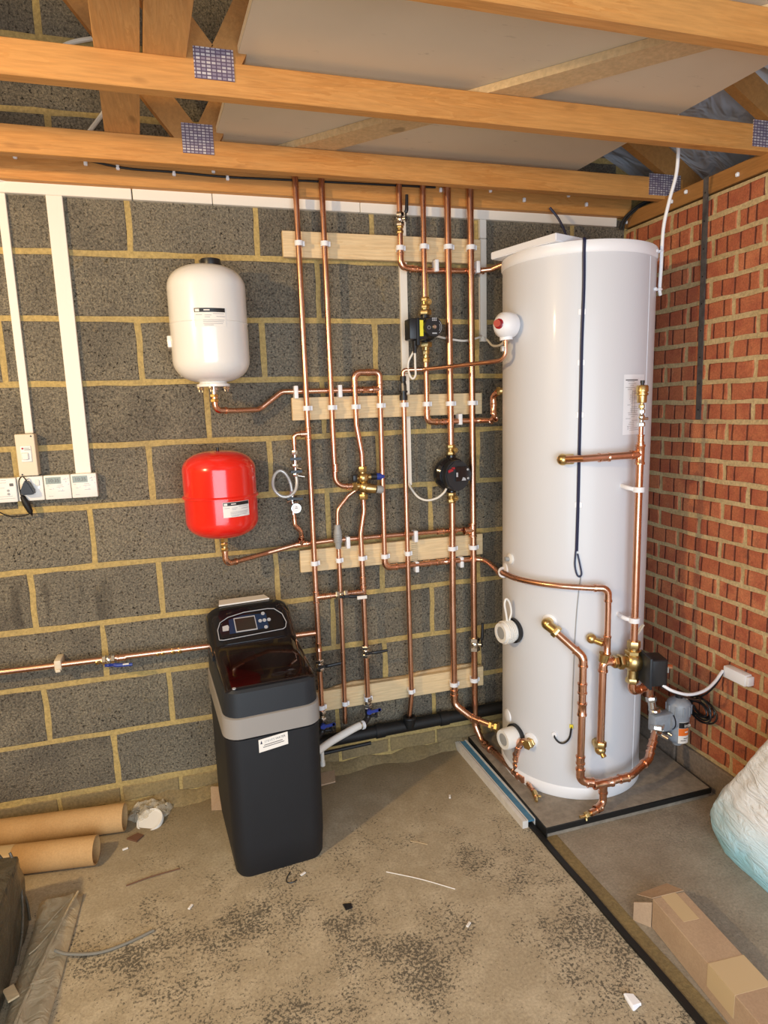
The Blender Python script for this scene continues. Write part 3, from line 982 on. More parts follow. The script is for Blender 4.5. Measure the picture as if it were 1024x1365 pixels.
for i, (x0, lab) in enumerate(((.090, 'white heating timer in the middle of the row, beside the black plug'), (.178, 'white heating timer at the right end of the row, below the wide trunking'))):
    q = thing('heating_timer', lab, 'timer', (x0 + .042, 0, 1.28), 'heating timers on the block wall')
    mb = MB(); mb.box(x0, x0 + .086, -.037, .001, 1.276, 1.363, .003, 2); link('case', mb, 'white_plastic', q)
    mb = MB(); mb.box(x0 + .006, x0 + .056, -.0378, -.036, 1.332, 1.356); s = link('display', mb, 'lcd', q, smooth=False)
    text('10:35' if i == 0 else '10:35', .017, (x0 + .013, -.0381, 1.338), (1, 0, 0), (0, 0, 1), 'ink', q, 'digits', .034)
    lines(q, x0 + .008, x0 + .078, [(1.326, 0, .12), (1.326, .5, .75), (1.320, .45, .8), (1.313, .1, .22), (1.305, .5, .8), (1.288, .05, .25), (1.346, .78, .95), (1.338, .8, .95)], -.0374)
    for (dx, z) in ((.068, 1.350), (.077, 1.350), (.068, 1.338), (.077, 1.329), (.026, 1.316), (.046, 1.316), (.056, 1.309)):
        mb = MB(); mb.box(x0 + dx - .003, x0 + dx + .003, -.0395, -.036, z - .002, z + .002, .0006, 1); link('button', mb, 'cool_plastic', q)
q = thing('power_plug', 'black plug in the wall socket with its thin cable hanging down', 'plug', (.04, -.05, 1.33))
mb = MB()
mb.prism([(.020, -.036, 1.301), (.060, -.036, 1.301), (.063, -.036, 1.310), (.049, -.036, 1.343), (.040, -.036, 1.352), (.032, -.036, 1.348), (.024, -.036, 1.318), (.017, -.036, 1.309)], (0, -.034, 0))
bmesh.ops.bevel(mb.bm, geom=list(mb.bm.edges), offset=.004, segments=2, affect='EDGES')
link('plug_body', mb, 'black', q)
mb = MB(); mb.tube(smooth_path([(.040, -.055, 1.35), (.030, -.06, 1.366), (.016, -.055, 1.352), (.014, -.05, 1.31), (.020, -.05, 1.285), (.030, -.045, 1.255), (.036, -.04, 1.235), (.020, -.03, 1.226), (-.01, -.025, 1.222), (-.04, -.025, 1.226), (-.07, -.025, 1.245)]), .0022, 7); link('cable', mb, 'black', q)
mb = MB(); mb.lathe([(0, 0), (.008, .1), (.012, .4), (.009, .8), (0, 1)], (.016, -.046, 1.302), (.042, -.04, 1.222), 10); link('cable_tie_bundle', mb, 'rubber', q)

# ================================================================== PINE BOARDS WITH CLIPS
def pine(label, x0, x1, z0, z1, clips, tops=(), bottoms=(), extra=None):
    t = thing('pine_board', label, 'board', ((x0 + x1) / 2, 0, z0))
    mb = MB(); mb.box(x0, x1, -.040, -.017, z0, z1, .0015, 1); link('board', mb, 'pine_x', t, smooth=False)
    for x, z, r in clips: clip(t, x, z, r)
    for x in tops: stand_clip(t, x, z1 - .004, z1 + .045, -.045)
    for x in bottoms: stand_clip(t, x, z0 + .004, z0 - .042, -.050)
    return t
XV1, XV2, XV5, XV6, XV7, XV8, XP = 1.045, 1.143, 1.442, 1.540, 1.644, 1.742, 1.146
pine('top pine board under the roof, holding six copper pipes', .990, 1.800, 2.136, 2.230,
     [(XV1, 2.178, R22), (XV2, 2.180, R22), (1.442, 2.176, R22), (XV6, 2.185, R22), (XV7, 2.187, R28), (XV8, 2.189, R28)], bottoms=(1.595, 1.775))
pine('second pine board from the top, level with the brass fitting on the cylinder', .993, 1.803, 1.526, 1.614,
     [(XV1, 1.572, R22), (XV2, 1.572, R22), (1.238, 1.572, R22), (1.342, 1.574, R22), (XV5, 1.574, R15), (XV6, 1.574, R22), (XV7, 1.573, R28), (XV8, 1.573, R28)],
     tops=(1.008, 1.182), bottoms=(1.69,))
b3 = pine('third pine board from the top, below the red vessel', .993, 1.803, .912, 1.004,
     [(XV1, .955, R22), (XP, .957, R15), (1.243, .957, R22), (1.341, .955, R22), (1.443, .957, R15), (XV7, .960, R28), (XV8, .956, R28)],
     tops=(1.19, 1.484), bottoms=(1.484, 1.69))
mb = MB()
for i in range(4):
    for j in range(9):
        mb.cyl((1.474 + i * .007, -.0408, .922 + j * .0085), (1.474 + i * .007, -.039, .922 + j * .0085), .0016, n=6)
link('printed_mark', mb, 'ink', b3, 'dark dotted stamp', smooth=False)
b4 = pine('lowest pine board near the floor behind the softener', .985, 1.803, .298, .388,
     [(XV1, .335, R22), (XP, .334, R15), (1.245, .340, R22), (1.442, .340, R15), (XV7, .342, R28), (XV8, .347, R28)])
mb = MB()
poly = [(1.06, -.0165, .372), (1.78, -.0165, .372), (1.78, -.0165, .400), (1.62, -.0165, .402), (1.50, -.0165, .397), (1.44, -.0165, .388), (1.30, -.0165, .392), (1.20, -.0165, .401), (1.12, -.0165, .391)]
mb.prism(poly, (0, .012, 0)); link('backing_strip', mb, 'brace', b4, 'rough split strip', smooth=False)

# ================================================================== COPPER PIPEWORK
YP = -.072
def pipe_thing(label, loc):
    return thing('copper_pipe', label, 'pipe', loc)

# V1 leftmost riser with tap
t = pipe_thing('leftmost tall copper riser, from the roof to a blue tap by the softener', (XV1, YP, .24))
run(t, [(1.043, YP, 2.55), (1.044, YP, 1.9), (XV1, YP, 1.3), (XV1, YP, .30)], R22, 0)
tee(t, (XV1, YP, 1.474), (0, 0, 1), (-1, 0, 0), R22)
tee(t, (XV1, YP, .812), (0, 0, 1), (1, 0, 0), R22)
coupling(t, (XV1, YP, .60), (0, 0, 1), R22)
lever_valve(t, (XV1, YP, .522), (0, 0, 1), R22, (1, 0, .10), .085, 'black', (0, -.028, 0), 'black lever')
compression(t, (XV1, YP, .295), (0, 0, 1), R22, .05, 'nickel')
def drain_tap(root, x, z):
    mb = MB(); mb.cyl((x, YP, z + .03), (x, YP, z - .012), .014, n=14); mb.tube(fillet_path([(x, YP, z), (x, YP, z - .035), (x - .03, YP - .02, z - .05)], .02), .013, 12)
    mb.cyl((x + .035, YP, z - .04), (x + .035, YP, z - .012), .006, n=10); mb.cyl((x, YP, z - .03), (x + .038, YP, z - .033), .006, n=10)
    b = link('tap_body', mb, 'black', root, 'black tap body')
    mb = MB(); mb.cyl((x, YP - .014, z), (x, YP - .026, z), .011, n=14)
    mb.beam((x - .012, YP - .024, z - .001), (x + .048, YP - .024, z + .004), .012, .006, (0, 0, 1))
    mb.cyl((x + .044, YP - .027, z + .004), (x + .044, YP - .021, z + .004), .007, n=12)
    link('tap_lever', mb, 'blue', b, 'blue tap lever')
drain_tap(t, XV1, .258)
# bridge between V1 and V3
t = pipe_thing('short level copper bypass pipe with a black lever below the third pine board', (1.14, YP, .81))
run(t, [(1.070, YP, .812), (1.222, YP, .812)], R22, 0, couplings=[((1.092, YP, .812), (1, 0, 0), .03), ((1.20, YP, .812), (1, 0, 0), .03)])
vb = lever_valve(t, (1.150, YP - .002, .812), (1, 0, 0), R22, (1, 0, -.06), .10, 'black', (0, -.032, 0), 'black lever with a white label')
mb = MB(); mb.box(1.205, 1.246, -.1225, -.1165, .797, .811, .001, 1); link('lever_label', mb, 'paper', vb, 'white label')

# V2
t = pipe_thing('second tall copper riser from the left, bending right into the brass mixing valve', (XV2, YP, 1.25))
run(t, [(1.141, YP, 2.55), (1.143, YP, 2.0), (XV2, YP, 1.5), (1.145, YP, 1.262), (1.222, YP, 1.256)], R22, .06)
coupling(t, (1.147, YP, 1.335), (0, 0, 1), R22, .03)
coupling(t, (1.205, YP, 1.257), (1, 0, 0), R22, .03)

# V3: inverted U, left leg into the mixing valve
t = pipe_thing('arched copper pipe above the second pine board, its left leg dropping to the mixing valve', (1.24, YP, 1.33))
run(t, [(1.258, YP, 1.325), (1.258, YP, 1.385), (1.240, YP, 1.50), (1.238, YP, 1.705), (1.342, YP, 1.705), (1.342, YP, 1.655)], R22, .036, elbows=(3,))
# right-hand elbow of the arch
mb = MB(); mb.tube(fillet_path([(1.305, YP, 1.705), (1.342, YP, 1.705), (1.342, YP, 1.668)], .036), R22 * 1.16, 14)
for c, d in (((1.300, YP, 1.705), (1, 0, 0)), ((1.342, YP, 1.664), (0, 0, 1))):
    mb.cyl(V(c) - V(d) * .004, V(c) + V(d) * .004, R22 * 1.32, n=14)
link('elbow', mb, 'copper_fit', t)
# V3 lower
t = pipe_thing('copper pipe dropping from the mixing valve to the right hand blue tap', (1.245, YP, .29))
run(t, [(1.257, YP, 1.215), (1.258, YP, 1.15), (1.241, YP, 1.06), (1.243, YP, .93), (1.245, YP, .6), (1.246, YP, .33)], R22, .09)
tee(t, (1.244, YP, .812), (0, 0, 1), (-1, 0, 0), R22)
coupling(t, (1.243, YP, .862), (0, 0, 1), R22, .03)
lever_valve(t, (1.246, YP, .552), (0, 0, 1), R22, (1, 0, .06), .085, 'black', (0, -.028, 0), 'black lever')
compression(t, (1.246, YP, .322), (0, 0, 1), R22, .05, 'nickel')
drain_tap(t, 1.246, .288)

# V4: right leg of U, down and along under board 3 to the cylinder
t = pipe_thing('copper pipe from the arch down and under the third pine board to the cylinder', (1.34, YP, .9))
C = [(1.342, YP, 1.660), (1.341, YP, 1.25), (1.340, YP, .905), (1.50, YP + .012, .902), (1.76, YP + .010, .900), (1.815, -.062, .890), (1.815, -.20, .870), (1.745, -.325, .898), (1.733, -.385, .910), (1.765, -.492, .909), (1.82, -.560, .908), (1.90, -.624, .905), (1.996, -.664, .903), (1.997, -.664, .69)]
run(t, C[:3] + [(1.60, YP + .012, .902)], R22, .036, elbows=(2,))
link('pipe', MB().tube(smooth_path([(1.58, YP + .012, .902), (1.70, YP + .008, .9005), (1.765, YP + .004, .899), (1.795, -.10, .892), (1.800, -.17, .876), (1.785, -.245, .872), (1.765, -.300, .895), (1.742, -.360, .910), (1.748, -.445, .911), (1.79, -.524, .909), (1.85, -.590, .908), (1.94, -.645, .905), (1.975, -.6585, .904)], 8), R22, 14), 'copper', t)
run(t, [(1.940, -.645, .905), (1.997, -.668, .903), (1.999, -.668, .82), (1.999, -.668, .665)], R22, .034, elbows=(1,))
tee(t, (1.342, YP, 1.638), (0, 0, 1), (-1, 0, 0), R22)
coupling(t, (1.60, YP + .012, .902), (1, 0, 0), R22, .05)
coupling(t, (1.53, YP + .012, .902), (1, 0, 0), R22, .03)
tee(t, (1.999, -.668, .690), (0, 0, 1), (-.2, 1, .1), R22, .07, .03)
mb = MB(); mb.torus((1.772, -.292, .894), (.15, -.9, .3), .0165, .006); link('grommet', mb, 'cool_plastic', t, 'white collar')
mb = MB(); mb.cyl((1.990, -.655, .692), (1.962, -.618, .702), .012, n=14); mb.sphere((1.964, -.622, .703), .019, n=14); link('brass_elbow', mb, 'brass', t, 'brass elbow into the cylinder')

# P15: relief pipe with tundish
t = pipe_thing('thin copper discharge pipe with a grey plastic tundish left of the mixing valve', (XP, YP, .25))
run(t, [(1.235, YP, 1.245), (1.196, YP + .005, 1.218), (1.148, YP, 1.165), (1.146, YP, 1.10)], R15, .05)
run(t, [(XP, YP, 1.02), (1.147, YP, .7), (1.143, YP, .245)], R15 * 1.25, 0)
mb = MB(); mb.lathe([(0, 0), (.010, 0), (.013, .08), (.013, .22), (.016, .3), (.017, .55), (.016, .75), (.013, .82), (.013, .93), (.010, 1), (0, 1)], (XP, YP, 1.005), (XP, YP, 1.105), 16)
td = link('tundish', mb, 'lt_grey', t, 'grey plastic tundish')
for z in (1.035, 1.045, 1.055, 1.065):
    mb = MB(); mb.torus((XP, YP, z), (0, 0, 1), .0168, .0018, 20, 6); link('rib', mb, 'lt_grey', td)

# V5: black tundish riser and drain
t = pipe_thing('copper pipe from the black open tundish straight down to the black drain', (XV5, YP, .21))
run(t, [(1.441, YP, 1.60), (1.441, YP, 1.24), (XV5, YP, .64), (1.444, YP, .33), (1.432, -.065, .205)], .0105, .06)
mb = MB()
mb.cyl((1.441, YP, 1.592), (1.441, YP, 1.612), .0165, n=16); mb.cyl((1.441, YP, 1.612), (1.441, YP, 1.622), .013, n=16); mb.cyl((1.441, YP, 1.622), (1.441, YP, 1.630), .017, n=16)
mb.cyl((1.441, YP, 1.668), (1.441, YP, 1.688), .0125, n=16); mb.cyl((1.441, YP, 1.660), (1.441, YP, 1.668), .0105, n=16)
for a in (0.5, 2.6, 4.7):
    c, s_ = math.cos(a), math.sin(a)
    mb.tube(fillet_path([(1.441 + .010 * c, YP + .010 * s_, 1.666), (1.441 + .015 * c, YP + .015 * s_, 1.650), (1.441 + .015 * c, YP + .015 * s_, 1.626)], .01), .0035, 6)
link('open_tundish', mb, 'black', t, 'black open tundish')
mb = MB(); mb.torus((1.433, -.066, .215), (0, 0, 1), .022, .008, 20, 8); mb.lathe([(0, 0), (.020, 0), (.026, .5), (.027, 1), (0, 1)], (1.431, -.066, .170), (1.433, -.066, .218), 18); link('drain_cup', mb, 'rubber', t, 'black rubber drain cup')

# H0: thin pipe from relief valve to black tundish
t = pipe_thing('thin level copper pipe from the red capped relief valve to the black tundish', (1.65, -.1, 1.70))
run(t, [(1.441, YP, 1.685), (1.441, YP, 1.712), (1.52, -.100, 1.712), (1.60, -.190, 1.716), (1.70, -.330, 1.722), (1.732, -.392, 1.726), (1.733, -.390, 1.80)], R15, .035)
mb = MB(); mb.box(1.716, 1.728, -.398, -.380, 1.755, 1.775, .003); link('pipe_clip', mb, 'clear_tube', t, 'clear plastic clip')

# V6: riser with upper pump
t = pipe_thing('copper riser running down through the upper black pump with a yellow label', (XV6, YP, 1.5))
run(t, [(1.541, YP, 2.55), (XV6, YP, 1.985)], R22, 0)
run(t, [(XV6, YP, 1.775), (XV6, YP, 1.503), (1.60, YP + .012, 1.499), (1.78, YP + .008, 1.499), (1.808, -.115, 1.499), (1.806, -.150, 1.512), (1.800, -.150, 1.60), (1.806, -.200, 1.617)], R22, .030, elbows=(1, 6))
coupling(t, (1.625, YP + .011, 1.499), (1, 0, 0), R22, .03)
coupling(t, (1.805, -.140, 1.502), (.2, -.8, .3), R22, .03)
coupling(t, (1.802, -.150, 1.55), (0, 0, 1), R22, .05)
compression(t, (1.808, -.208, 1.617), (.85, -.5, 0), R22, .036)
compression(t, (XV6, YP, 1.765), (0, 0, 1), .009, .05)

def gate_valve(root, x, z, sgn):
    mb = MB(); mb.hexnut((x, YP, z - .022), (x, YP, z - .006), .0185); mb.hexnut((x, YP, z + .006), (x, YP, z + .022), .0185); mb.cyl((x, YP, z - .01), (x, YP, z + .01), .014, n=14)
    mb.hexnut((x + .004, YP - .012, z), (x + .008, YP - .034, z), .0125); mb.cyl((x + .008, YP - .034, z), (x + .009, YP - .040, z), .004, n=10)
    link('gate_valve', mb, 'brass', root)

# upper pump
p = thing('circulation_pump', 'black circulation pump with a yellow label on the fourth riser', 'pump', (XV6, YP, 1.86))
gate_valve(p, XV6, 1.972, 1)
mb = MB(); mb.hexnut((XV6, YP, 1.925), (XV6, YP, 1.945), .026); mb.cyl((XV6, YP, 1.945), (XV6, YP, 1.955), .015, n=16); link('union_nut', mb, 'brass', p)
mb = MB(); mb.hexnut((XV6, YP, 1.800), (XV6, YP, 1.820), .026); mb.cyl((XV6, YP, 1.788), (XV6, YP, 1.80), .015, n=16); link('union_nut', mb, 'brass', p)
mb = MB(); mb.cyl((XV6, YP, 1.815), (XV6, YP, 1.93), .018, n=18); mb.lathe([(0, 0), (.040, 0), (.046, .3), (.046, .8), (.038, 1), (0, 1)], (XV6, -.045, 1.868), (XV6, -.10, 1.868), 28); link('volute', mb, 'black', p)
mb = MB(); mb.lathe([(0, 0), (.036, 0), (.036, .2), (.039, .3), (.039, .9), (.036, 1), (0, 1)], (XV6, -.095, 1.868), (XV6, -.168, 1.868), 32); link('motor', mb, 'black', p)
mb = MB(); mb.box(1.447, 1.520, -.150, -.085, 1.823, 1.903, .005, 2); link('terminal_box', mb, 'black', p)
mb = MB(); mb.box(1.474, 1.488, -.155, -.130, 1.800, 1.905, .004, 2); link('box_flange', mb, 'body_black', p)
mb = MB(); mb.box(1.484, 1.503, -.1525, -.149, 1.835, 1.896, .001, 1); link('label', mb, 'yellow', p, 'bright yellow label')
mb = MB(); mb.lathe([(0, 0), (.0085, 0), (.009, .6), (.006, 1), (0, 1)], (XV6 + .002, -.167, 1.868), (XV6 + .002, -.176, 1.868), 18); link('dial', mb, 'nickel', p, 'silver dial')
mb = MB()
for R0, a0, a1 in ((.030, -50, 55), (.024, -35, 35)):
    mb.tube([(XV6 + .002 + R0 * math.cos(rad(a)), -.1685, 1.868 + R0 * math.sin(rad(a))) for a in range(a0, a1, 7)], .0009, 5)
for i in range(3):
    for j in range(2):
        mb.box(1.533 + .007 * i, 1.5375 + .007 * i, -.1688, -.167, 1.891 + .007 * j, 1.896 + .007 * j)
mb.torus((1.520, -.1683, 1.866), (0, 1, 0), .006, .0008, 16, 5); mb.box(1.533, 1.552, -.1688, -.167, 1.842, 1.847); link('dial_marks', mb, 'outline', p, 'grey printed marks', smooth=False)
mb = MB(); mb.lathe([(0, 0), (.012, .05), (.012, .5), (.009, .7), (.008, 1), (0, 1)], (1.481, -.115, 1.825), (1.481, -.108, 1.775), 14); link('cable_gland', mb, 'black', p)
# lower pump
p = thing('circulation_pump', 'black round circulation pump with red marks between the middle pine boards', 'pump', (XV7, YP, 1.28))
gate_valve(p, XV7, 1.382, 1)
gate_valve(p, XV7, 1.180, 1)
mb = MB(); mb.cyl((XV7, YP, 1.205), (XV7, YP, 1.36), .020, n=18); mb.lathe([(0, 0), (.052, 0), (.070, .25), (.074, .55), (.070, .85), (.058, 1), (0, 1)], (1.640, -.040, 1.281), (1.638, -.105, 1.281), 30); link('volute', mb, 'gloss_black', p)
mb = MB()
oct_ = []
for k in range(10):
    a = 2 * math.pi * k / 10
    oct_.append((1.640 + .056 * math.cos(a), -.10, 1.281 + .066 * math.sin(a)))
mb.prism(oct_, (0, -.055, 0)); bmesh.ops.bevel(mb.bm, geom=list(mb.bm.edges), offset=.006, segments=2, affect='EDGES'); link('motor', mb, 'black', p)
mb = MB(); mb.prism([(1.625, -.155, 1.26), (1.690, -.155, 1.26), (1.694, -.155, 1.29), (1.680, -.155, 1.318), (1.628, -.155, 1.318)], (0, -.012, 0)); link('control_face', mb, 'gloss_black', p)
mb = MB(); mb.box(1.596, 1.618, -.1575, -.154, 1.298, 1.309, rot=Matrix.Rotation(rad(-20), 3, 'Y')); mb.box(1.612, 1.626, -.1575, -.154, 1.309, 1.317); link('red_print', mb, 'red', p, 'red printed mark', smooth=False)
mb = MB()
for (x, z) in ((1.678, 1.306), (1.679, 1.270)): mb.cyl((x, -.168, z), (x, -.166, z), .005, n=10)
mb.box(1.627, 1.634, -.1685, -.166, 1.278, 1.296); mb.prism([(1.650, -.1675, 1.262), (1.670, -.1675, 1.262), (1.666, -.1675, 1.272), (1.656, -.1675, 1.276)], (0, -.001, 0)); link('printed_marks', mb, 'outline', p, 'grey printed marks', smooth=False)

# V7
t = pipe_thing('thick copper riser through the round black pump, turning into the cylinder near the floor', (XV7, YP, .17))
run(t, [(1.642, YP, 2.55), (XV7, YP, 1.395)], R28, 0)
run(t, [(1.646, YP, 1.168), (1.643, YP, .7), (1.645, YP, .245), (1.70, -.125, .200), (1.765, -.205, .188)], R28, .05, elbows=(2,))
coupling(t, (1.645, YP, .300), (0, 0, 1), R28, .03)
coupling(t, (1.715, -.145, .196), (.6, -.75, -.1), R28, .04)
compression(t, (1.770, -.212, .187), (.65, -.75, 0), R28 * .95, .04)
# V8
t = pipe_thing('rightmost thick copper riser with an upright black lever, ending at a low drain cock', (XV8, YP, .06))
run(t, [(1.740, YP, 2.55), (XV8, YP, 1.3), (1.743, YP, .62), (1.745, YP, .13), (1.762, -.105, .062), (1.785, -.30, .060), (1.790, -.440, .062)], R28, .045, elbows=(3,))
tee(t, (1.740, YP, 1.032), (0, 0, 1), (-1, 0, 0), R28, .06, .04)
lever_valve(t, (1.745, YP, .515), (0, 0, 1), R28, (0, 0, 1), .10, 'black', (.024, -.020, 0), 'black lever', .06)
coupling(t, (1.768, -.155, .061), (.1, -1, 0), R28, .05)
coupling(t, (1.788, -.385, .061), (0, -1, 0), R28, .04)
run(t, [(1.793, -.376, .070), (1.786, -.385, .140), (1.768, -.445, .240), (1.798, -.474, .240)], R22 * 1.15, .030, elbows=(2,))
tee(t, (1.792, -.376, .062), (0, 1, 0), (-.08, -.1, 1), R22 * 1.1, .05, .04)
coupling(t, (1.786, -.386, .135), (-.08, -.15, 1), R22 * 1.15, .03)
compression(t, (1.792, -.475, .240), (.89, .45, 0), R22 * 1.15, .034)
run(t, [(1.793, -.465, .062), (1.795, -.515, .056), (1.783, -.548, .055)], R15, .03)
coupling(t, (1.794, -.492, .059), (0, -1, -.1), R15, .03)
mb = MB(); mb.hexnut((1.795, -.515, .056), (1.786, -.545, .055), .012); mb.cyl((1.786, -.545, .056), (1.776, -.565, .050), .006, n=10); mb.cyl((1.786, -.535, .055), (1.805, -.55, .055), .005, n=10); link('drain_cock', mb, 'brass', t)

# top pipe behind with lever
t = pipe_thing('copper pipe dropping with a black lever and turning right under the top pine board', (1.44, YP, 2.1))
run(t, [(1.444, YP, 2.55), (1.443, YP, 2.105), (1.56, YP + .022, 2.100), (1.77, YP + .022, 2.104), (1.83, -.075, 2.108), (1.885, -.125, 2.128)], R22, .036, elbows=(1,))
lever_valve(t, (1.443, YP, 2.282), (0, 0, 1), R22 * .9, (0, 0, 1), .085, 'black', (.02, -.016, 0), 'black lever', .05)
compression(t, (1.443, YP, 2.245), (0, 0, 1), R22 * .8, .03, 'brass')
coupling(t, (1.50, YP + .010, 2.102), (1, 0, 0), R22, .03)
coupling(t, (1.79, YP + .015, 2.105), (1, 0, 0), R22, .03)

# ================================================================== VESSELS
def vessel(root, cx, cy, z0, z1, r, mat, dome):
    prof = []
    H = z1 - z0
    n = 10
    for k in range(n + 1):
        a = math.pi / 2 * k / n
        prof.append((r * (math.sin(a) ** .72), dome * (1 - math.cos(a) ** 1.0) / H))
    for k in range(n, -1, -1):
        a = math.pi / 2 * k / n
        prof.append((r * (math.sin(a) ** .72), 1 - dome * (1 - math.cos(a)) / H))
    mb = MB().lathe(prof, (cx, cy, z0), (cx, cy, z1), 56)
    return link('shell', mb, mat, root)

def curved_label(root, cx, cy, r, x0, x1, z0, z1, mat, name, label=None, n=10):
    mb = MB()
    rows = []
    for i in range(n + 1):
        x = x0 + (x1 - x0) * i / n
        yy = cy - math.sqrt(max(0, r * r - (x - cx) ** 2))
        rows.append((mb.bm.verts.new((x, yy, z0)), mb.bm.verts.new((x, yy, z1))))
    for i in range(n):
        mb.bm.faces.new((rows[i][0], rows[i + 1][0], rows[i + 1][1], rows[i][1]))
    return link(name, mb, mat, root, label)

def vessel_label(root, cx, cy, r, x0, x1, z0, z1, first):
    pr = curved_label(root, cx, cy, r + .0012, x0, x1, z0, z1, 'paper', 'label', 'white printed label')
    h = z1 - z0; w = x1 - x0
    curved_label(pr, cx, cy, r + .0020, x0 + w * .01, x0 + w * .99, z1 - h * .24, z1 - h * .02, 'black', 'label_header', 'black strip')
    curved_label(pr, cx, cy, r + .0026, x0 + w * .04, x0 + w * .17, z1 - h * .21, z1 - h * .07, 'paper', 'emblem')
    curved_label(pr, cx, cy, r + .0026, x0 + w * .31, x0 + w * .5, z1 - h * .16, z1 - h * .10, 'paper', 'printed_word')
    for (f0, f1, g) in ((.33, .55, .40), (.60, .95, .32), (.33, .5, .50), (.70, .98, .47), (.05, .25, .38), (.27, .95, .66), (.27, .93, .75), (.27, .9, .85), (.30, .6, .93)):
        curved_label(pr, cx, cy, r + .0022, x0 + w * f0, x0 + w * f1, z1 - h * g - h * .018, z1 - h * g + h * .012, 'faint', 'printed_line')

w_cx, w_cy, w_r = .697, -.158, .133
wv = thing('expansion_vessel', 'white expansion vessel on the block wall above the red one', 'expansion vessel', (w_cx, w_cy, 1.65))
vessel(wv, w_cx, w_cy, 1.672, 2.072, w_r, 'white_enamel', .078)
mb = MB(); mb.lathe([(0, 0), (.033, 0), (.036, .3), (.034, 1), (0, 1)], (w_cx + .02, w_cy, 2.058), (w_cx + .02, w_cy, 2.092), 20); link('valve_cap', mb, 'black', wv, 'black cap on the top')
vessel_label(wv, w_cx, w_cy, w_r, .646, .748, 1.852, 1.912, 1)
mb = MB(); mb.torus((w_cx, w_cy, 1.872), (0, 0, 1), w_r, .0018, 56, 6); link('weld_seam', mb, 'white_enamel', wv)
mb = MB(); mb.lathe([(0, 0), (.058, 0), (.058, .4), (.05, .5), (.045, 1), (0, 1)], (w_cx, w_cy, 1.658), (w_cx, w_cy, 1.680), 28); link('flange', mb, 'white_enamel', wv)
for k in range(6):
    a = 2 * math.pi * k / 6 + .3
    x, y = w_cx + .052 * math.cos(a), w_cy + .052 * math.sin(a)
    mb = MB(); mb.hexnut((x, y, 1.648), (x, y, 1.660), .0065); mb.cyl((x, y, 1.640), (x, y, 1.66), .0028, n=8); link('flange_bolt', mb, 'nickel', wv)
mb = MB(); mb.box(w_cx - .11, w_cx - .07, w_cy + .09, .0, 1.70, 2.0, .003); mb.box(w_cx - .145, w_cx - .12, w_cy - .01, -.002, 1.795, 1.835, .004); link('wall_bracket', mb, 'white_enamel', wv)
mb = MB(); mb.cyl((w_cx, w_cy, 1.625), (w_cx, w_cy, 1.66), .010, n=14); link('connection', mb, 'nickel', wv)

r_cx, r_cy, r_r = .695, -.158, .131
rv = thing('expansion_vessel', 'bright red expansion vessel on the block wall under the white one', 'expansion vessel', (r_cx, r_cy, 1.09))
vessel(rv, r_cx, r_cy, 1.110, 1.430, r_r, 'red_enamel', .068)
mb = MB(); mb.lathe([(r_r, 0), (r_r + .007, .15), (r_r + .007, .5), (r_r + .002, .9), (r_r, 1)], (r_cx, r_cy, 1.262), (r_cx, r_cy, 1.274), 56); link('crimped_rim', mb, 'red_enamel', rv)
mb = MB(); mb.cyl((r_cx, r_cy, 1.425), (r_cx, r_cy, 1.442), .006, n=10); link('valve_cap', mb, 'black', rv, 'black cap')
vessel_label(rv, r_cx, r_cy, r_r, .694, .786, 1.202, 1.256, 2)
mb = MB(); mb.box(r_cx - .10, r_cx - .06, r_cy + .09, 0, 1.15, 1.38, .003); link('wall_bracket', mb, 'red_enamel', rv)
mb = MB(); mb.hexnut((r_cx, r_cy, 1.090), (r_cx, r_cy, 1.114), .015); link('connection', mb, 'brass', rv)

# pipe from white vessel to the arch
t = pipe_thing('copper pipe from under the white vessel running level above the second pine board', (.95, -.05, 1.6))
run(t, [(w_cx, w_cy, 1.638), (w_cx, w_cy + .002, 1.575), (w_cx + .07, w_cy + .05, 1.572), (.865, -.052, 1.573), (.955, -.045, 1.638), (1.02, -.045, 1.638), (1.325, -.050, 1.638)], R22 * .9, .045, elbows=(1,))
coupling(t, (1.30, -.050, 1.638), (1, 0, 0), R22, .05)
coupling(t, (1.345 - .025, -.055, 1.638), (1, -.2, 0), R22, .03)
coupling(t, (1.25, -.049, 1.638), (1, 0, 0), R22, .03)
compression(t, (w_cx, w_cy, 1.618), (0, 0, 1), R22 * .85, .028)
# pipe from red vessel along board 3 to V8
t = pipe_thing('copper pipe from under the red vessel running along above the third pine board', (1.2, -.05, 1.02))
run(t, [(r_cx, r_cy, 1.10), (r_cx, r_cy + .002, 1.006), (r_cx + .06, r_cy + .05, 1.004), (.86, -.050, 1.010), (.97, -.045, 1.030), (1.12, -.045, 1.036), (1.70, -.050, 1.034)], R22 * .9, .035, elbows=(1,))
tee(t, (1.000, -.045, 1.032), (1, 0, .03), (0, -.4, 1), R22, .05, .025)
for x in (1.60, 1.66): coupling(t, (x, -.050, 1.034), (1, 0, 0), R22, .03)
compression(t, (r_cx, r_cy, 1.072), (0, 0, 1), R22 * .8, .03)

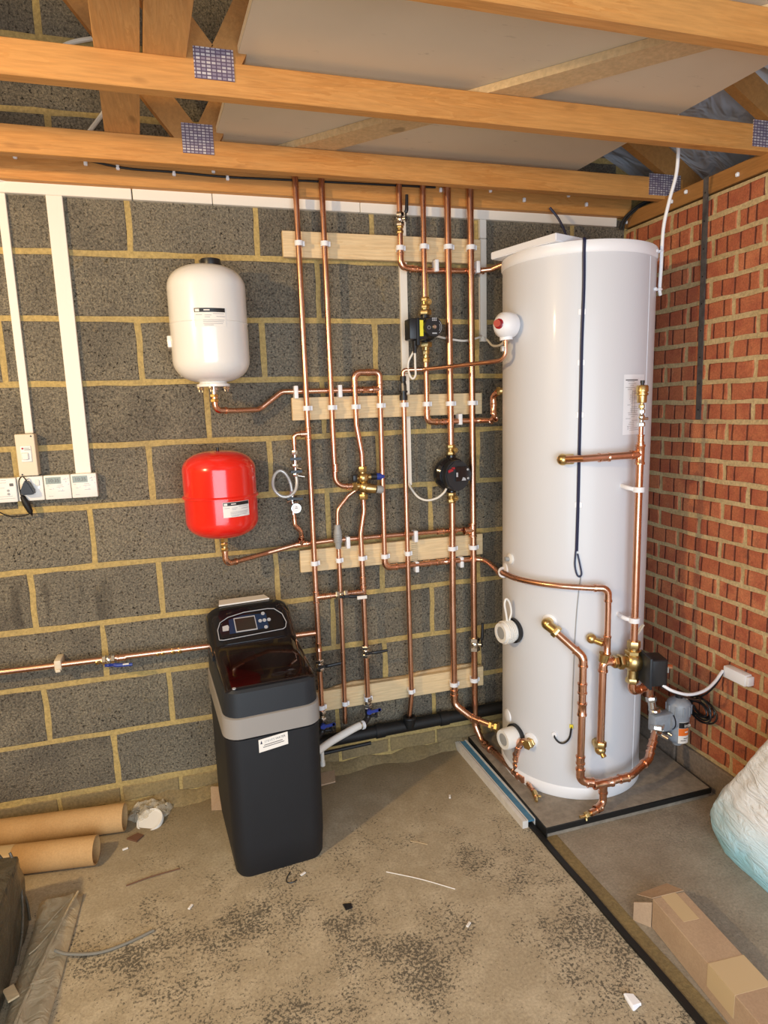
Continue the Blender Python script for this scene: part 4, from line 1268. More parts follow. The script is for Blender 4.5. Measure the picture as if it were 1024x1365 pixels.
# lower left main with blue lever
t = pipe_thing('level copper main low on the block wall with a blue lever, running behind the softener', (.2, -.06, .66))
run(t, [(-.9, -.060, .667), (.60, -.060, .660), (.98, -.060, .655)], R22, 0)
run(t, [(.93, -.062, .656), (1.02, -.066, .66)], R22 * .99, 0)
vb = lever_valve(t, (.245, -.060, .658), (1, 0, 0), R22, (1, 0, -.05), .085, 'blue', (.0, -.028, -.012), 'blue lever with a white label', .045)
mb = MB(); mb.box(.296, .318, -.0985, -.092, .638, .647, .001, 1); link('lever_label', mb, 'paper', vb, 'white label')
compression(t, (.215, -.060, .658), (1, 0, 0), R22 * .75, .03)
compression(t, (.49, -.060, .659), (1, 0, 0), R22 * .72, .04)
compression(t, (.43, -.060, .659), (1, 0, 0), R22 * .70, .03)
coupling(t, (.29, -.060, .659), (1, 0, 0), R22, .03)
mb = MB(); mb.box(.060, .084, -.075, -.001, .643, .684, .004); mb.box(.063, .081, -.081, -.07, .640, .652, .003); link('pipe_clip', mb, 'cream', t, 'cream pipe clip')

# ================================================================== FILLING LOOP
f = thing('filling_loop', 'silver hose filling loop with a white pressure gauge left of the first riser', 'filling loop', (.97, YP, 1.25))
run(f, [(1.028, YP, 1.474), (.988, YP, 1.474), (.988, YP, 1.408)], R15, .022, elbows=(1,))
mb = MB(); mb.hexnut((.988, YP, 1.395), (.988, YP, 1.412), .012); mb.cyl((.988, YP, 1.31), (.988, YP, 1.40), .0085, n=12); mb.hexnut((.988, YP, 1.345), (.988, YP, 1.358), .012); mb.hexnut((.988, YP, 1.310), (.988, YP, 1.322), .0115)
mb.cyl((.99, YP, 1.345), (1.012, YP - .01, 1.338), .006, n=10); mb.cyl((.99, YP, 1.314), (1.022, YP - .01, 1.308), .005, n=10); link('isolating_valve', mb, 'nickel', f)
for z in (1.379, 1.329):
    mb = MB(); mb.cyl((.988, YP, z - .005), (.988, YP, z + .005), .015, n=16); mb.beam((.968, YP - .01, z), (1.012, YP - .012, z + .001), .010, .008, (0, 0, 1)); link('valve_handle', mb, 'black', f)
mb = MB(); mb.tube(smooth_path([(.989, YP, 1.312), (.990, YP - .004, 1.285), (.980, YP - .012, 1.255), (.955, YP - .016, 1.236), (.925, YP - .014, 1.238), (.902, YP - .006, 1.262), (.898, YP + .006, 1.292), (.910, YP + .016, 1.322), (.932, YP + .020, 1.334), (.953, YP + .016, 1.318), (.966, YP + .006, 1.285), (.970, YP, 1.25)]), .0062, 10); link('braided_hose', mb, 'clear_tube', f, 'silver braided hose')
mb = MB(); mb.hexnut((.970, YP, 1.238), (.970, YP, 1.252), .011); mb.cyl((.970, YP, 1.16), (.970, YP, 1.24), .008, n=12); mb.cyl((.970, YP, 1.222), (.945, YP - .01, 1.212), .006, n=10); mb.cyl((.970, YP, 1.215), (.985, YP - .02, 1.208), .006, n=10); link('lower_valve', mb, 'nickel', f)
mb = MB(); mb.cyl((.972, YP, 1.220), (.972, YP, 1.230), .015, n=16); mb.beam((.948, YP - .012, 1.226), (1.008, YP - .012, 1.222), .010, .009, (0, 0, 1)); link('valve_handle', mb, 'black', f)
mb = MB(); mb.lathe([(0, 0), (.019, 0), (.019, 1), (.016, 1), (.016, .8), (0, .8)], (.978, YP - .010, 1.189), (.978, YP - .036, 1.189), 24); g = link('pressure_gauge', mb, 'nickel', f)
mb = MB(); mb.cyl((.978, YP - .030, 1.189), (.978, YP - .033, 1.189), .0165, n=24); link('gauge_face', mb, 'cool_plastic', g, 'white gauge face')
mb = MB(); mb.box(.974, .984, YP - .0342, YP - .0325, 1.1885, 1.1905); mb.box(.976, .982, YP - .0342, YP - .0325, 1.194, 1.1955); link('gauge_needle', mb, 'ink', g)
run(f, [(.972, YP, 1.165), (.974, YP, 1.118), (.998, YP + .008, 1.088), (1.002, -.052, 1.05)], R15, .02, elbows=(1, 2))

# ================================================================== MIXING VALVE
mv = thing('mixing_valve', 'brass mixing valve with a blue knob between two copper risers', 'valve', (1.258, YP, 1.26))
mb = MB()
mb.cyl((1.258, YP, 1.205), (1.258, YP, 1.330), .0125, n=16); mb.hexnut((1.258, YP, 1.20), (1.258, YP, 1.222), .019); mb.hexnut((1.258, YP, 1.312), (1.258, YP, 1.334), .018)
mb.sphere((1.260, YP, 1.288), .0235, n=16); mb.sphere((1.262, YP, 1.250), .0255, n=16); mb.cyl((1.215, YP, 1.255), (1.262, YP, 1.255), .013, n=16); mb.hexnut((1.213, YP, 1.255), (1.232, YP, 1.255), .0185)
mb.lathe([(0, 0), (.017, 0), (.020, .3), (.020, .6), (.018, 1), (0, 1)], (1.262, YP - .005, 1.248), (1.308, YP - .013, 1.241), 20); mb.cyl((1.262, YP, 1.29), (1.295, YP, 1.29), .011, n=16)
mb.cyl((1.235, YP, 1.288), (1.262, YP, 1.288), .009, n=14)
link('valve_body', mb, 'brass', mv)
mb = MB(); mb.cyl((1.292, YP, 1.291), (1.318, YP, 1.290), .0135, n=18); link('knob_collar', mb, 'black', mv)
mb = MB(); mb.lathe([(0, 0), (.014, 0), (.0145, .5), (.012, .9), (.006, 1), (0, 1)], (1.316, YP, 1.290), (1.350, YP, 1.289), 18); link('knob', mb, 'blue', mv, 'blue plastic knob')
mb = MB(); mb.box(1.216, 1.234, YP - .012, YP + .012, 1.276, 1.302, .003); link('test_cap', mb, 'black', mv, 'black cap')
mb = MB(); mb.lathe([(0, 0), (.016, 0), (.0165, .7), (.012, 1), (0, 1)], (1.312, YP - .016, 1.240), (1.338, YP - .020, 1.236), 16); link('strainer_cap', mb, 'lt_grey', mv, 'grey end cap')

# ================================================================== FLEXES NEAR PUMPS
mb = MB(); mb.tube(smooth_path([(1.481, -.108, 1.778), (1.484, -.10, 1.73), (1.486, -.095, 1.69), (1.474, -.09, 1.676), (1.462, -.085, 1.70), (1.462, -.08, 1.74), (1.476, -.095, 1.775), (1.481, -.105, 1.79)]), .0042, 8)
tag(link('pump_flex', mb, 'trunk'), 'looped white flex hanging under the upper pump', 'cable')
mb = MB(); mb.tube(smooth_path([(1.575, -.095, 1.842), (1.64, -.046, 1.838), (1.72, -.046, 1.828), (1.79, -.035, 1.842), (1.815, -.012, 1.852)]), .0045, 8)
tag(link('pump_flex', mb, 'trunk'), 'white flex running from the upper pump to the short trunking', 'cable')
mb = MB(); mb.tube(smooth_path([(1.825, -.012, 1.845), (1.83, -.04, 1.83), (1.81, -.13, 1.80), (1.77, -.28, 1.79), (1.745, -.37, 1.805)]), .0045, 8)
tag(link('valve_flex', mb, 'trunk'), 'short white flex from the trunking to the red capped valve', 'cable')
mb = MB(); mb.tube(smooth_path([(1.472, -.010, 1.25), (1.478, -.04, 1.222), (1.50, -.06, 1.190), (1.535, -.07, 1.176), (1.575, -.08, 1.184), (1.602, -.09, 1.206), (1.610, -.10, 1.225)]), .0046, 8)
tag(link('pump_flex', mb, 'trunk'), 'white flex curving from the slim trunking up to the round pump', 'cable')

# ================================================================== DRAIN, HOSE
t = thing('waste_pipe', 'black waste pipe along the foot of the block wall', 'pipe', (1.4, -.05, .17))
mb = MB(); mb.tube([(.95, -.052, .166), (1.95, -.050, .180)], .027, 16); link('pipe', mb, 'rubber', t)
for x in (1.30, 1.60): 
    mb = MB(); mb.cyl((x - .02, -.052, .166 + (x - .95) * .014), (x + .02, -.052, .167 + (x - .95) * .014), .031, n=16); link('coupling', mb, 'rubber', t)
mb = MB(); mb.tube([(.98, -.085, .130), (1.25, -.083, .140)], .008, 8); link('small_hose', mb, 'rubber', t)
h = thing('drain_hose', 'pale flexible hose from the blue tap to the softener', 'hose', (1.1, -.12, .2))
mb = MB(); mb.tube(smooth_path([(1.213, -.098, .238), (1.19, -.108, .240), (1.14, -.125, .232), (1.06, -.15, .214), (1.0, -.18, .20), (.955, -.21, .19)]), .0155, 14); link('hose', mb, 'white_plastic', h)
for x, m in ((1.212, 'cool_plastic'), (1.200, 'nickel')):
    mb = MB(); mb.cyl((x - .004, -.1035, .2392), (x + .004, -.1000, .2385), .0185, n=18); link('hose_collar', mb, m, h)
mb = MB(); mb.cyl((1.028, -.13, .175), (1.028, -.13, .125), .008, n=10); mb.cyl((1.028, -.13, .125), (1.028, -.13, .105), .0105, n=10); link('hose_tail', mb, 'white_plastic', h)

# ================================================================== CYLINDER
TX, TY, TR = 2.06, -.34, .28
def tp(a, z, off=0.0):
    return V(TX + (TR + off) * math.cos(rad(a)), TY + (TR + off) * math.sin(rad(a)), z)
def tn(a):
    return V(math.cos(rad(a)), math.sin(rad(a)), 0)
c = thing('hot_water_cylinder', 'tall white hot water cylinder standing in the corner by the brick wall', 'cylinder', (TX, TY, .042))
mb = MB(); mb.lathe([(0, 0), (TR, 0), (TR, 1), (0, 1)], (TX, TY, .046), (TX, TY, 2.085), 96); link('jacket', mb, 'tank_white', c)
mb = MB(); mb.lathe([(0, 0), (TR + .002, 0), (TR + .0045, .1), (TR + .0045, .85), (TR + .001, 1), (TR - .01, 1)], (TX, TY, .041), (TX, TY, .088), 96); link('base_band', mb, 'cool_plastic', c)
mb = MB(); mb.lathe([(TR - .01, 0), (TR + .001, 0), (TR + .0045, .12), (TR + .0045, .8), (TR + .001, 1), (0, 1)], (TX, TY, 2.064), (TX, TY, 2.104), 96); link('lid', mb, 'cool_plastic', c)
mb = MB(); mb.beam(tp(-62, .10, .0002), tp(-62, 2.06, .0002), .0022, .0022, (1, 0.5, 0)); link('seam', mb, 'cool_plastic', c)
# immersion heater bosses
for (a, z, wrapped) in ((188, .678, True), (190.5, .234, False)):
    n_ = tn(a - 0)
    mb = MB(); mb.lathe([(0, 0), (.046, 0), (.046, .06), (.050, .08), (.050, .2), (0, .2)], tp(a, z, -.004), tp(a, z, .09), 30); boss = link('boss_plate', mb, 'black', c, 'dark backing plate')
    mb = MB(); mb.lathe([(0, 0), (.041, 0), (.042, .8), (.039, 1), (.026, 1), (.026, .93), (0, .93)], tp(a, z, .012), tp(a, z, .072), 32); cap = link('heater_cap', mb, 'white_plastic', boss, 'white round cap')
    mb = MB(); mb.lathe([(0, 0), (.024, 0), (.024, .6), (0, 1)], tp(a, z, .066), tp(a, z, .073), 24); link('heater_badge', mb, 'lt_grey', boss, 'grey centre disc')
    if wrapped:
        pts = []
        P0, N = tp(a, z), n_
        A = V(-N.y, N.x, 0); B = V(0, 0, 1)
        for k in range(0, 120):
            w = 2 * math.pi * k / 24
            pts.append(P0 + N * (.022 + .0065 * k / 24 * 1.2) + (A * math.cos(w) + B * math.sin(w)) * .0435)
        mb = MB(); mb.tube(pts, .0032, 6)
        mb.tube(smooth_path([P0 + N * .04 + B * .045, P0 + N * .045 + B * .075, P0 + N * .052 + B * .115, P0 + N * .045 + B * .135, P0 + N * .03 + B * .12, P0 + N * .02 + B * .08, P0 + N * .03 + B * .045]), .0042, 8)
        link('heater_cable', mb, 'white_plastic', boss, 'white cable wrapped round the cap')
    else:
        mb = MB(); q0 = tp(a, z, .03) + V(.03, -.03, -.002); mb.sphere(q0 + V(.0, -.002, 0), .010, n=12); link('cable_hole', mb, 'black', boss, 'black cable hole')
# blanked pocket
mb = MB(); mb.lathe([(0, 0), (.021, 0), (.022, .6), (.015, 1), (0, 1)], tp(181, .962, -.003), tp(181, .962, .010), 20); link('port_plug', mb, 'white_plastic', c)
mb = MB(); mb.cyl(tp(181, .962, .004), tp(181, .962, .026), .009, n=14); link('port_stub', mb, 'lt_grey', c, 'grey stub')
for (a, z) in ((176, .285), (206, .247), (-139, .752), (170, .904)):
    mb = MB(); mb.lathe([(0, 0), (.030, 0), (.028, .6), (.018, 1), (0, 1)], tp(a, z, -.003), tp(a, z, .007), 24); link('port_ring', mb, 'cool_plastic', c, 'white ring round a port')
# relief valve with red cap
a, z = 187, 1.845
mb = MB(); mb.cyl(tp(a, z, -.005), tp(a, z, .02), .022, n=18); link('relief_stub', mb, 'brass', c)
rvp = tp(188, 1.848, .054)
mb = MB()
mb.lathe([(0, 0), (.020, 0), (.044, .22), (.047, .45), (.044, .72), (.024, .95), (0, 1)], rvp + V(.048, .008, 0), rvp + V(-.040, -.022, 0), 24)
mb.cyl(rvp + V(.004, -.004, -.02), rvp + V(.006, -.004, -.052), .024, n=14)
rb = link('relief_valve', mb, 'cool_plastic', c, 'white relief valve')
mb = MB(); mb.lathe([(0, 0), (.019, 0), (.018, .4), (.012, .5), (.013, 1), (0, 1)], rvp + V(-.028, -.022, .002), rvp + V(-.052, -.045, .002), 12); link('relief_cap', mb, 'red', rb, 'red cap')
# navy sensor wire down the front
pts = [tp(-118.9, 2.115, -.03), tp(-119.1, 2.104, .006), tp(-119.2, 2.06, .006), tp(-118.9, 1.95, .004), tp(-119.5, 1.78, .004), tp(-119.6, 1.6, .004), tp(-119.8, 1.4, .004), tp(-119.9, 1.2, .004), tp(-120.3, 1.03, .004)]
mb = MB(); mb.tube(smooth_path(pts, 4), .0042, 8); mb.tube(smooth_path([p + V(.005, 0, 0) for p in pts], 4), .003, 8)
wire = link('sensor_wire', mb, 'navy', c, 'navy sensor wire')
mb = MB(); mb.tube(smooth_path([tp(-120.6, 1.03, .004), tp(-121, .98, .005), tp(-119.6, .945, .006), tp(-117.8, .935, .006), tp(-116.2, .945, .006), tp(-117.2, .975, .006), tp(-119.2, 1.02, .005)]), .0032, 8); link('wire_loop', mb, 'navy', wire)
mb = MB(); mb.tube(smooth_path([tp(-116.4, .94, .003), tp(-117.6, .89, .002), tp(-119, .80, .002), tp(-120, .68, .002), tp(-120.6, .55, .002), tp(-121, .42, .002), tp(-121.4, .33, .003)]), .0018, 6); link('thin_wire', mb, 'lt_grey', wire)
for z in (1.87, 1.70, 1.52, 1.36, 1.20):
    mb = MB(); mb.box(-.012, .014, -.001, .0015, -.010, .010, .0008, 1)
    R = Matrix.Translation(tp(-119.5, z, .001)) @ Matrix.Rotation(rad(-119.5 + 90), 4, 'Z'); mb.xf(R)
    link('tape', mb, 'cool_plastic', wire, 'clear tape square')
mb = MB(); mb.tube(smooth_path([tp(-121.2, .345, .004), tp(-122.5, .30, .006), tp(-126, .277, .008), tp(-130, .274, .008), tp(-133.5, .29, .006), tp(-133.8, .300, -.002)]), .0036, 8); link('sensor_lead', mb, 'black', c, 'black sensor lead')
mb = MB(); mb.cyl(tp(-134, .300, -.002), tp(-134, .300, .004), .010, n=14); link('sensor_pocket', mb, 'cool_plastic', c)
mb = MB(); mb.box(-.007, .007, -.004, .002, -.007, .007, .001); mb.xf(Matrix.Translation(tp(-121.3, .345, .003)) @ Matrix.Rotation(rad(-31), 4, 'Z')); link('wire_tag', mb, 'yellow', c, 'small yellow tag')
# printed wiring diagram: curved sheet with lines
def tank_patch(a0, a1, z0, z1, off, mat, name, root, label=None, n=6):
    mb = MB()
    rows = []
    for i in range(n + 1):
        a = a0 + (a1 - a0) * i / n
        rows.append((mb.bm.verts.new(tp(a, z0, off)), mb.bm.verts.new(tp(a, z1, off))))
    for i in range(n): mb.bm.faces.new((rows[i][0], rows[i + 1][0], rows[i + 1][1], rows[i][1]))
    return link(name, mb, mat, root, label)
lb = tank_patch(-87.5, -66, 1.445, 1.655, .0010, 'cool_plastic', 'wiring_label', c, 'faint printed label', 10)
rg = random.Random(3)
for i in range(26):
    z = 1.63 - i * .0068
    a0 = -86 + rg.uniform(0, 7); a1 = min(-67.5, a0 + rg.uniform(3, 10))
    tank_patch(a0, a1, z, z + .0018, .0016, 'faint', 'printed_line', lb, None, 4)
for a, z0, z1 in ((-79.5, 1.52, 1.60), (-77, 1.52, 1.6), (-83, 1.462, 1.475)):
    tank_patch(a, a + .5, z0, z1, .0016, 'faint', 'printed_line', lb, None, 1)
tank_patch(-86, -74, 1.634, 1.638, .0016, 'ink', 'printed_line', lb, None, 4)
# tray on top
ty = thing('packing_tray', 'flat white tray lying on top of the cylinder at its left side', 'tray', (1.8, -.4, 2.104))
mb = MB(); mb.prism([(1.742, -.25, 2.105), (1.835, -.555, 2.105), (1.99, -.50, 2.105), (1.90, -.19, 2.105)], (0, 0, .026))
bmesh.ops.bevel(mb.bm, geom=list(mb.bm.edges), offset=.003, segments=2, affect='EDGES'); link('tray', mb, 'cool_plastic', ty)

# ------------------------------------------------------------------ front pipework of the cylinder
# air vent pipe with brass elbow and long drop to the three port valve
t = pipe_thing('upright copper pipe on the cylinder front with a brass air vent at its top', (2.10, -.68, .7))
AX, AY = 2.104, -.678
run(t, [tp(-130, 1.367, .032), tp(-118, 1.372, .066) , (AX - .02, AY, 1.378)], R22 * 1.15, 0)
run(t, [(AX, AY, 1.42), (AX, AY, 1.1), (2.106, AY, .69)], R22 * 1.2, 0)
tee(t, (AX, AY, 1.378), (0, 0, 1), (-1, .15, 0), R22 * 1.2, .07, .035)
coupling(t, (AX, AY, 1.432), (0, 0, 1), R15 * 1.3, .03)
run(t, [(AX, AY, 1.42), (AX, AY, 1.48)], R15, 0)
coupling(t, (1.975, -.655, 1.373), (1, -.25, .02), R22 * 1.15, .04)
mb = MB(); mb.cyl(tp(-130, 1.366, -.004), tp(-130, 1.366, .03), .017, n=18); mb.sphere(tp(-130, 1.366, .032), .021, n=16); mb.cyl(tp(-130, 1.366, .032), tp(-130, 1.366, .032) + V(.035, -.010, .001), .0185, n=18); link('brass_elbow', mb, 'brass', t, 'brass elbow into the cylinder')
mb = MB(); mb.hexnut((AX, AY, 1.475), (AX, AY, 1.490), .0135); mb.cyl((AX, AY, 1.485), (AX, AY, 1.53), .0075, n=12); mb.sphere((AX, AY, 1.507), .0125, n=14); mb.cyl((AX, AY, 1.500), (AX + .024, AY - .004, 1.502), .005, n=10); mb.hexnut((AX, AY, 1.520), (AX, AY, 1.534), .012); link('isolating_valve', mb, 'nickel', t)
mb = MB(); mb.cyl((AX, AY, 1.53), (AX, AY, 1.555), .0065, n=12); mb.hexnut((AX, AY, 1.538), (AX, AY, 1.55), .010)
mb.lathe([(0, 0), (.015, 0), (.0165, .08), (.0165, .40), (.021, .45), (.021, .52), (.018, .55), (.018, .60), (.021, .64), (.0205, .92), (.017, 1), (0, 1)], (AX, AY, 1.556), (AX, AY, 1.616), 24); av = link('air_vent', mb, 'brass', t, 'brass automatic air vent')
mb = MB(); mb.cyl((AX, AY, 1.616), (AX, AY, 1.624), .006, n=12); mb.cyl((AX, AY, 1.623), (AX, AY, 1.632), .0075, n=12); link('vent_cap', mb, 'black', av, 'black cap')
for z in (1.255, .775):
    mb = MB(); mb.lathe([(R22 * 1.22, 0), (.020, 0), (.020, 1), (R22 * 1.22, 1), (R22 * 1.22, 0)], (AX, AY, z - .009), (AX, AY, z + .009), 18)
    mb.tube(smooth_path([(AX - .012, AY + .008, z), (AX - .024, AY + .014, z + .003), (AX - .030, AY + .030, z + .006), (AX - .026, AY + .060, z + .008)]), .008, 8); link('pipe_clip', mb, 'cool_plastic', t, 'white plastic pipe clip')
# three port valve
v = thing('motorised_valve', 'brass three port valve with a black actuator beside the brick wall', 'valve', (2.10, -.68, .58))
mb = MB()
mb.hexnut((2.106, AY, .668), (2.106, AY, .695), .024); mb.cyl((2.106, AY, .57), (2.106, AY, .67), .020, n=18); mb.sphere((2.106, AY, .615), .038, n=20); mb.hexnut((2.104, AY, .645), (2.104, AY, .660), .030)
mb.cyl((2.106, AY, .615), (2.045, AY + .002, .622), .022, n=18); mb.hexnut((2.062, AY, .620), (2.040, AY, .623), .028); mb.hexnut((2.034, AY, .624), (2.018, AY, .626), .023)
mb.cyl((2.106, AY, .57), (2.104, AY, .545), .020, n=18); mb.hexnut((2.105, AY, .552), (2.104, AY, .532), .024)
link('valve_body', mb, 'brass', v)
mb = MB(); mb.box(2.122, 2.192, -.768, -.688, .545, .648, .010, 3, rot=Matrix.Rotation(rad(-14), 3, 'Z')); ac = link('actuator', mb, 'black', v, 'black actuator')
mb = MB(); mb.box(2.118, 2.130, -.772, -.676, .540, .658, .004, 2, rot=Matrix.Rotation(rad(-14), 3, 'Z')); link('actuator_gasket', mb, 'lid_black', v)
mb = MB(); mb.box(2.178, 2.182, -.776, -.770, .598, .618, .0005, 1); link('indicator', mb, 'lt_grey', ac)
mb = MB(); mb.cyl((2.21, -.725, .60), (2.232, -.73, .595), .010, n=14); link('end_knob', mb, 'copper_fit', ac)
mb = MB(); mb.beam((2.118, -.655, .685), (2.175, -.640, .735), .010, .006, (0, 1, 0)); link('fixing_tab', mb, 'cream', v, 'cream strap end')
# left branch down to the cylinder
t = pipe_thing('copper branch from the brass valve dropping to a brass elbow on the cylinder', (1.985, -.665, .3))
run(t, [(2.022, -.672, .626), (1.984, -.668, .628), (1.982, -.668, .30)], R22 * 1.25, .02, elbows=(1,))
mb = MB(); mb.hexnut((1.982, -.668, .315), (1.982, -.668, .292), .022); mb.sphere((1.982, -.667, .282), .021, n=16); mb.cyl((1.982, -.667, .282), (2.000, -.614, .282), .017, n=16); mb.cyl((1.982, -.668, .282), (1.984, -.690, .262), .010, n=12); link('brass_elbow', mb, 'brass', t, 'brass elbow into the cylinder')
mb = MB(); mb.lathe([(0, 0), (.020, 0), (.017, 1), (0, 1)], (1.988, -.672, .66), (1.984, -.668, .628), 14); link('solder_cap', mb, 'brass', t)
# bottom of three port valve to filter
t = pipe_thing('short copper bend from the bottom of the brass valve to the grey filter', (2.15, -.67, .5))
run(t, [(2.104, AY, .545), (2.104, AY, .497), (2.17, -.665, .494), (2.262, -.585, .492), (2.272, -.575, .40)], R22 * 1.2, .03, elbows=(1,))
coupling(t, (2.19, -.648, .4936), (.8, .6, 0), R22 * 1.2, .035)
# long loop: port -> down -> along floor -> filter
t = pipe_thing('thick copper pipe looping low round the cylinder front to the grey filter', (1.91, -.64, .15))
run(t, [tp(-139, .750, .03), (1.912, -.650, .650), (1.908, -.655, .40), (1.903, -.660, .165), (1.99, -.688, .155), (2.110, -.685, .160), (2.215, -.650, .185), (2.290, -.598, .285)], R22 * 1.25, .035, elbows=(1, 3, 6))
tee(t, (1.985, -.687, .155), (1, -.05, 0), (0, 0, -1), R22 * 1.25, .08, .04)
coupling(t, (1.910, -.652, .53), (0, 0, 1), R22 * 1.25, .04)
coupling(t, (1.909, -.654, .45), (0, 0, 1), R22 * 1.25, .05)
coupling(t, (1.905, -.657, .25), (0, 0, 1), R22 * 1.25, .03)
coupling(t, (1.94, -.672, .158), (1, -.3, 0), R22 * 1.25, .03)
coupling(t, (2.075, -.687, .158), (1, 0, 0), R22 * 1.25, .04)
coupling(t, (2.25, -.625, .23), (.6, .4, .7), R22 * 1.25, .03)
mb = MB(); mb.cyl(tp(-139, .752, -.004), tp(-139, .752, .026), .018, n=18); mb.sphere(tp(-139, .752, .030), .022, n=16); mb.cyl(tp(-139, .750, .032), V(1.842, -.572, .733), .0195, n=18); mb.hexnut(V(1.840, -.570, .735), V(1.850, -.582, .724), .023); link('brass_elbow', mb, 'brass', t, 'brass elbow into the cylinder')
run(t, [(1.985, -.687, .125), (1.985, -.690, .078), (1.945, -.705, .066), (1.915, -.712, .064)], R22 * 1.1, .03, elbows=(1,))
coupling(t, (1.955, -.701, .068), (-1, -.2, 0), R22 * 1.1, .03)
mb = MB(); mb.cyl((1.925, -.71, .064), (1.885, -.716, .060), .0075, n=12); mb.hexnut((1.905, -.713, .063), (1.890, -.715, .061), .012); mb.cyl((1.895, -.715, .061), (1.893, -.722, .046), .005, n=10); mb.cyl((1.888, -.716, .061), (1.868, -.715, .061), .006, n=10); link('drain_cock', mb, 'brass', t)
# grey magnetic filter
FXc, FYc = 2.398, -.592
fg = thing('magnetic_filter', 'grey magnetic filter with an orange and black label by the brick wall', 'filter', (FXc, FYc, .19))
mb = MB(); mb.lathe([(0, 0), (.018, 0), (.022, .05), (.036, .10), (.040, .16), (.042, .55), (.042, .60), (.046, .63), (.046, .86), (.042, .90), (.034, .94), (.020, .97), (0, 1)], (FXc, FYc, .188), (FXc, FYc, .392), 32); fb = link('canister', mb, 'grey_plastic', fg)
for k in range(10):
    a = 2 * math.pi * k / 10
    mb = MB(); mb.box(-.003, .003, -.003, .003, .322, .362, .001, 1); mb.xf(Matrix.Translation((FXc + .046 * math.cos(a), FYc + .046 * math.sin(a), 0)) @ Matrix.Rotation(a, 4, 'Z')); link('grip_rib', mb, 'grey_plastic', fb)
mb = MB(); mb.cyl((FXc, FYc, .388), (FXc, FYc, .404), .015, n=16); mb.cyl((FXc, FYc, .403), (FXc, FYc, .412), .012, n=16); link('vent_plug', mb, 'black', fg, 'black vent plug')
mb = MB(); mb.cyl((FXc + .02, FYc - .02, .385), (FXc + .02, FYc - .02, .400), .008, n=12); link('bleed_screw', mb, 'nickel', fg)
def fpatch(a0, a1, z0, z1, off, mat, name, root, label=None, n=8):
    mb = MB(); rows = []
    for i in range(n + 1):
        a = rad(a0 + (a1 - a0) * i / n)
        x, y = FXc + (.0418 + off) * math.cos(a), FYc + (.0418 + off) * math.sin(a)
        rows.append((mb.bm.verts.new((x, y, z0)), mb.bm.verts.new((x, y, z1))))
    for i in range(n): mb.bm.faces.new((rows[i][0], rows[i + 1][0], rows[i + 1][1], rows[i][1]))
    return link(name, mb, mat, root, label)
lab = fpatch(-128, -68, .210, .300, .0010, 'paper', 'label', fg, 'black, orange and white label')
fpatch(-127, -69, .275, .299, .0016, 'black', 'label_band', lab, 'black band')
fpatch(-127, -69, .243, .274, .0016, 'orange', 'label_band', lab, 'orange band')
fpatch(-115, -85, .221, .224, .0016, 'ink', 'printed_line', lab); fpatch(-100, -74, .230, .233, .0016, 'ink', 'printed_line', lab)
fpatch(-95, -76, .256, .261, .0022, 'paper', 'printed_line', lab)
am = rad(-84)
text('inta', .021, (FXc + .0440 * math.cos(am) - .014, FYc + .0440 * math.sin(am) - .0016, .280), (1, .10, 0), (0, 0, 1), 'paper', lab, 'lettering', .032)
mb = MB(); mb.box(2.270, 2.365, FYc - .022, FYc + .022, .262, .335, .006, 2); mb.cyl((2.34, FYc, .298), (2.37, FYc, .298), .036, n=24); link('manifold', mb, 'grey_plastic', fg)
mb = MB(); mb.cyl((2.352, FYc, .298), (2.356, FYc, .298), .0385, n=24); link('manifold_seal', mb, 'black', fg, 'black seal')
mb = MB(); mb.torus((2.283, FYc, .352), (0, 0, 1), .017, .008, 20, 8); mb.cyl((2.278, FYc + .005, .34), (2.274, FYc + .012, .40), .015, n=16); mb.hexnut((2.275, FYc + .01, .385), (2.273, FYc + .014, .405), .021); link('inlet_valve', mb, 'nickel', fg)
mb = MB(); mb.hexnut((2.298, -.598, .265), (2.293, -.604, .297), .024); mb.hexnut((2.284, -.606, .272), (2.290, -.600, .292), .0255); mb.hexnut((2.279, -.606, .255), (2.286, -.603, .270), .0225); mb.cyl((2.30, FYc - .02, .255), (2.315, FYc - .045, .247), .009, n=12); mb.cyl((2.335, FYc - .02, .255), (2.342, FYc - .035, .250), .006, n=10); link('outlet_valve', mb, 'nickel', fg)

# ================================================================== BASE BOARD, LEVEL, FLOOR JOINT
t = thing('base_board', 'cement base board under the white cylinder with a black front edge', 'board', (2.1, -.35, 0))
mb = MB(); mb.prism([(1.742, -.012, .001), (1.738, -.702, .001), (2.470, -.697, .001), (2.504, -.012, .001)], (0, 0, .039)); link('slab', mb, 'board_grey', t, smooth=False)
mb = MB(); mb.prism([(1.733, -.709, .020), (2.474, -.704, .020), (2.474, -.697, .020), (1.737, -.702, .020)], (0, 0, .0195)); mb.prism([(1.733, -.709, .002), (1.738, -.709, .002), (1.742, -.012, .002), (1.737, -.012, .002)], (0, 0, .0375)); link('foam_edge', mb, 'rubber', t, 'black edge', smooth=False)
t = thing('spirit_level', 'white straightedge with a blue face lying beside the base board', 'straightedge', (1.70, -.33, 0))
P0, P1 = V(1.700, -.016, 0), V(1.712, -.630, 0)
dv = (P1 - P0).normalized(); sv = V(-dv.y, dv.x, 0)
if sv.x < 0: sv = -sv
def lvl(name, s0, s1, z0, z1, mat, label=None, root=t, e0=0, e1=0):
    mb = MB(); a, b = P0 + dv * e0, P1 - dv * e1
    mb.prism([a + sv * s0 + V(0, 0, z0), b + sv * s0 + V(0, 0, z0), b + sv * s1 + V(0, 0, z0), a + sv * s1 + V(0, 0, z0)], (0, 0, z1 - z0)); return link(name, mb, mat, root, label, smooth=False)
lvl('side_rail', -.031, -.008, .0, .030, 'alu')
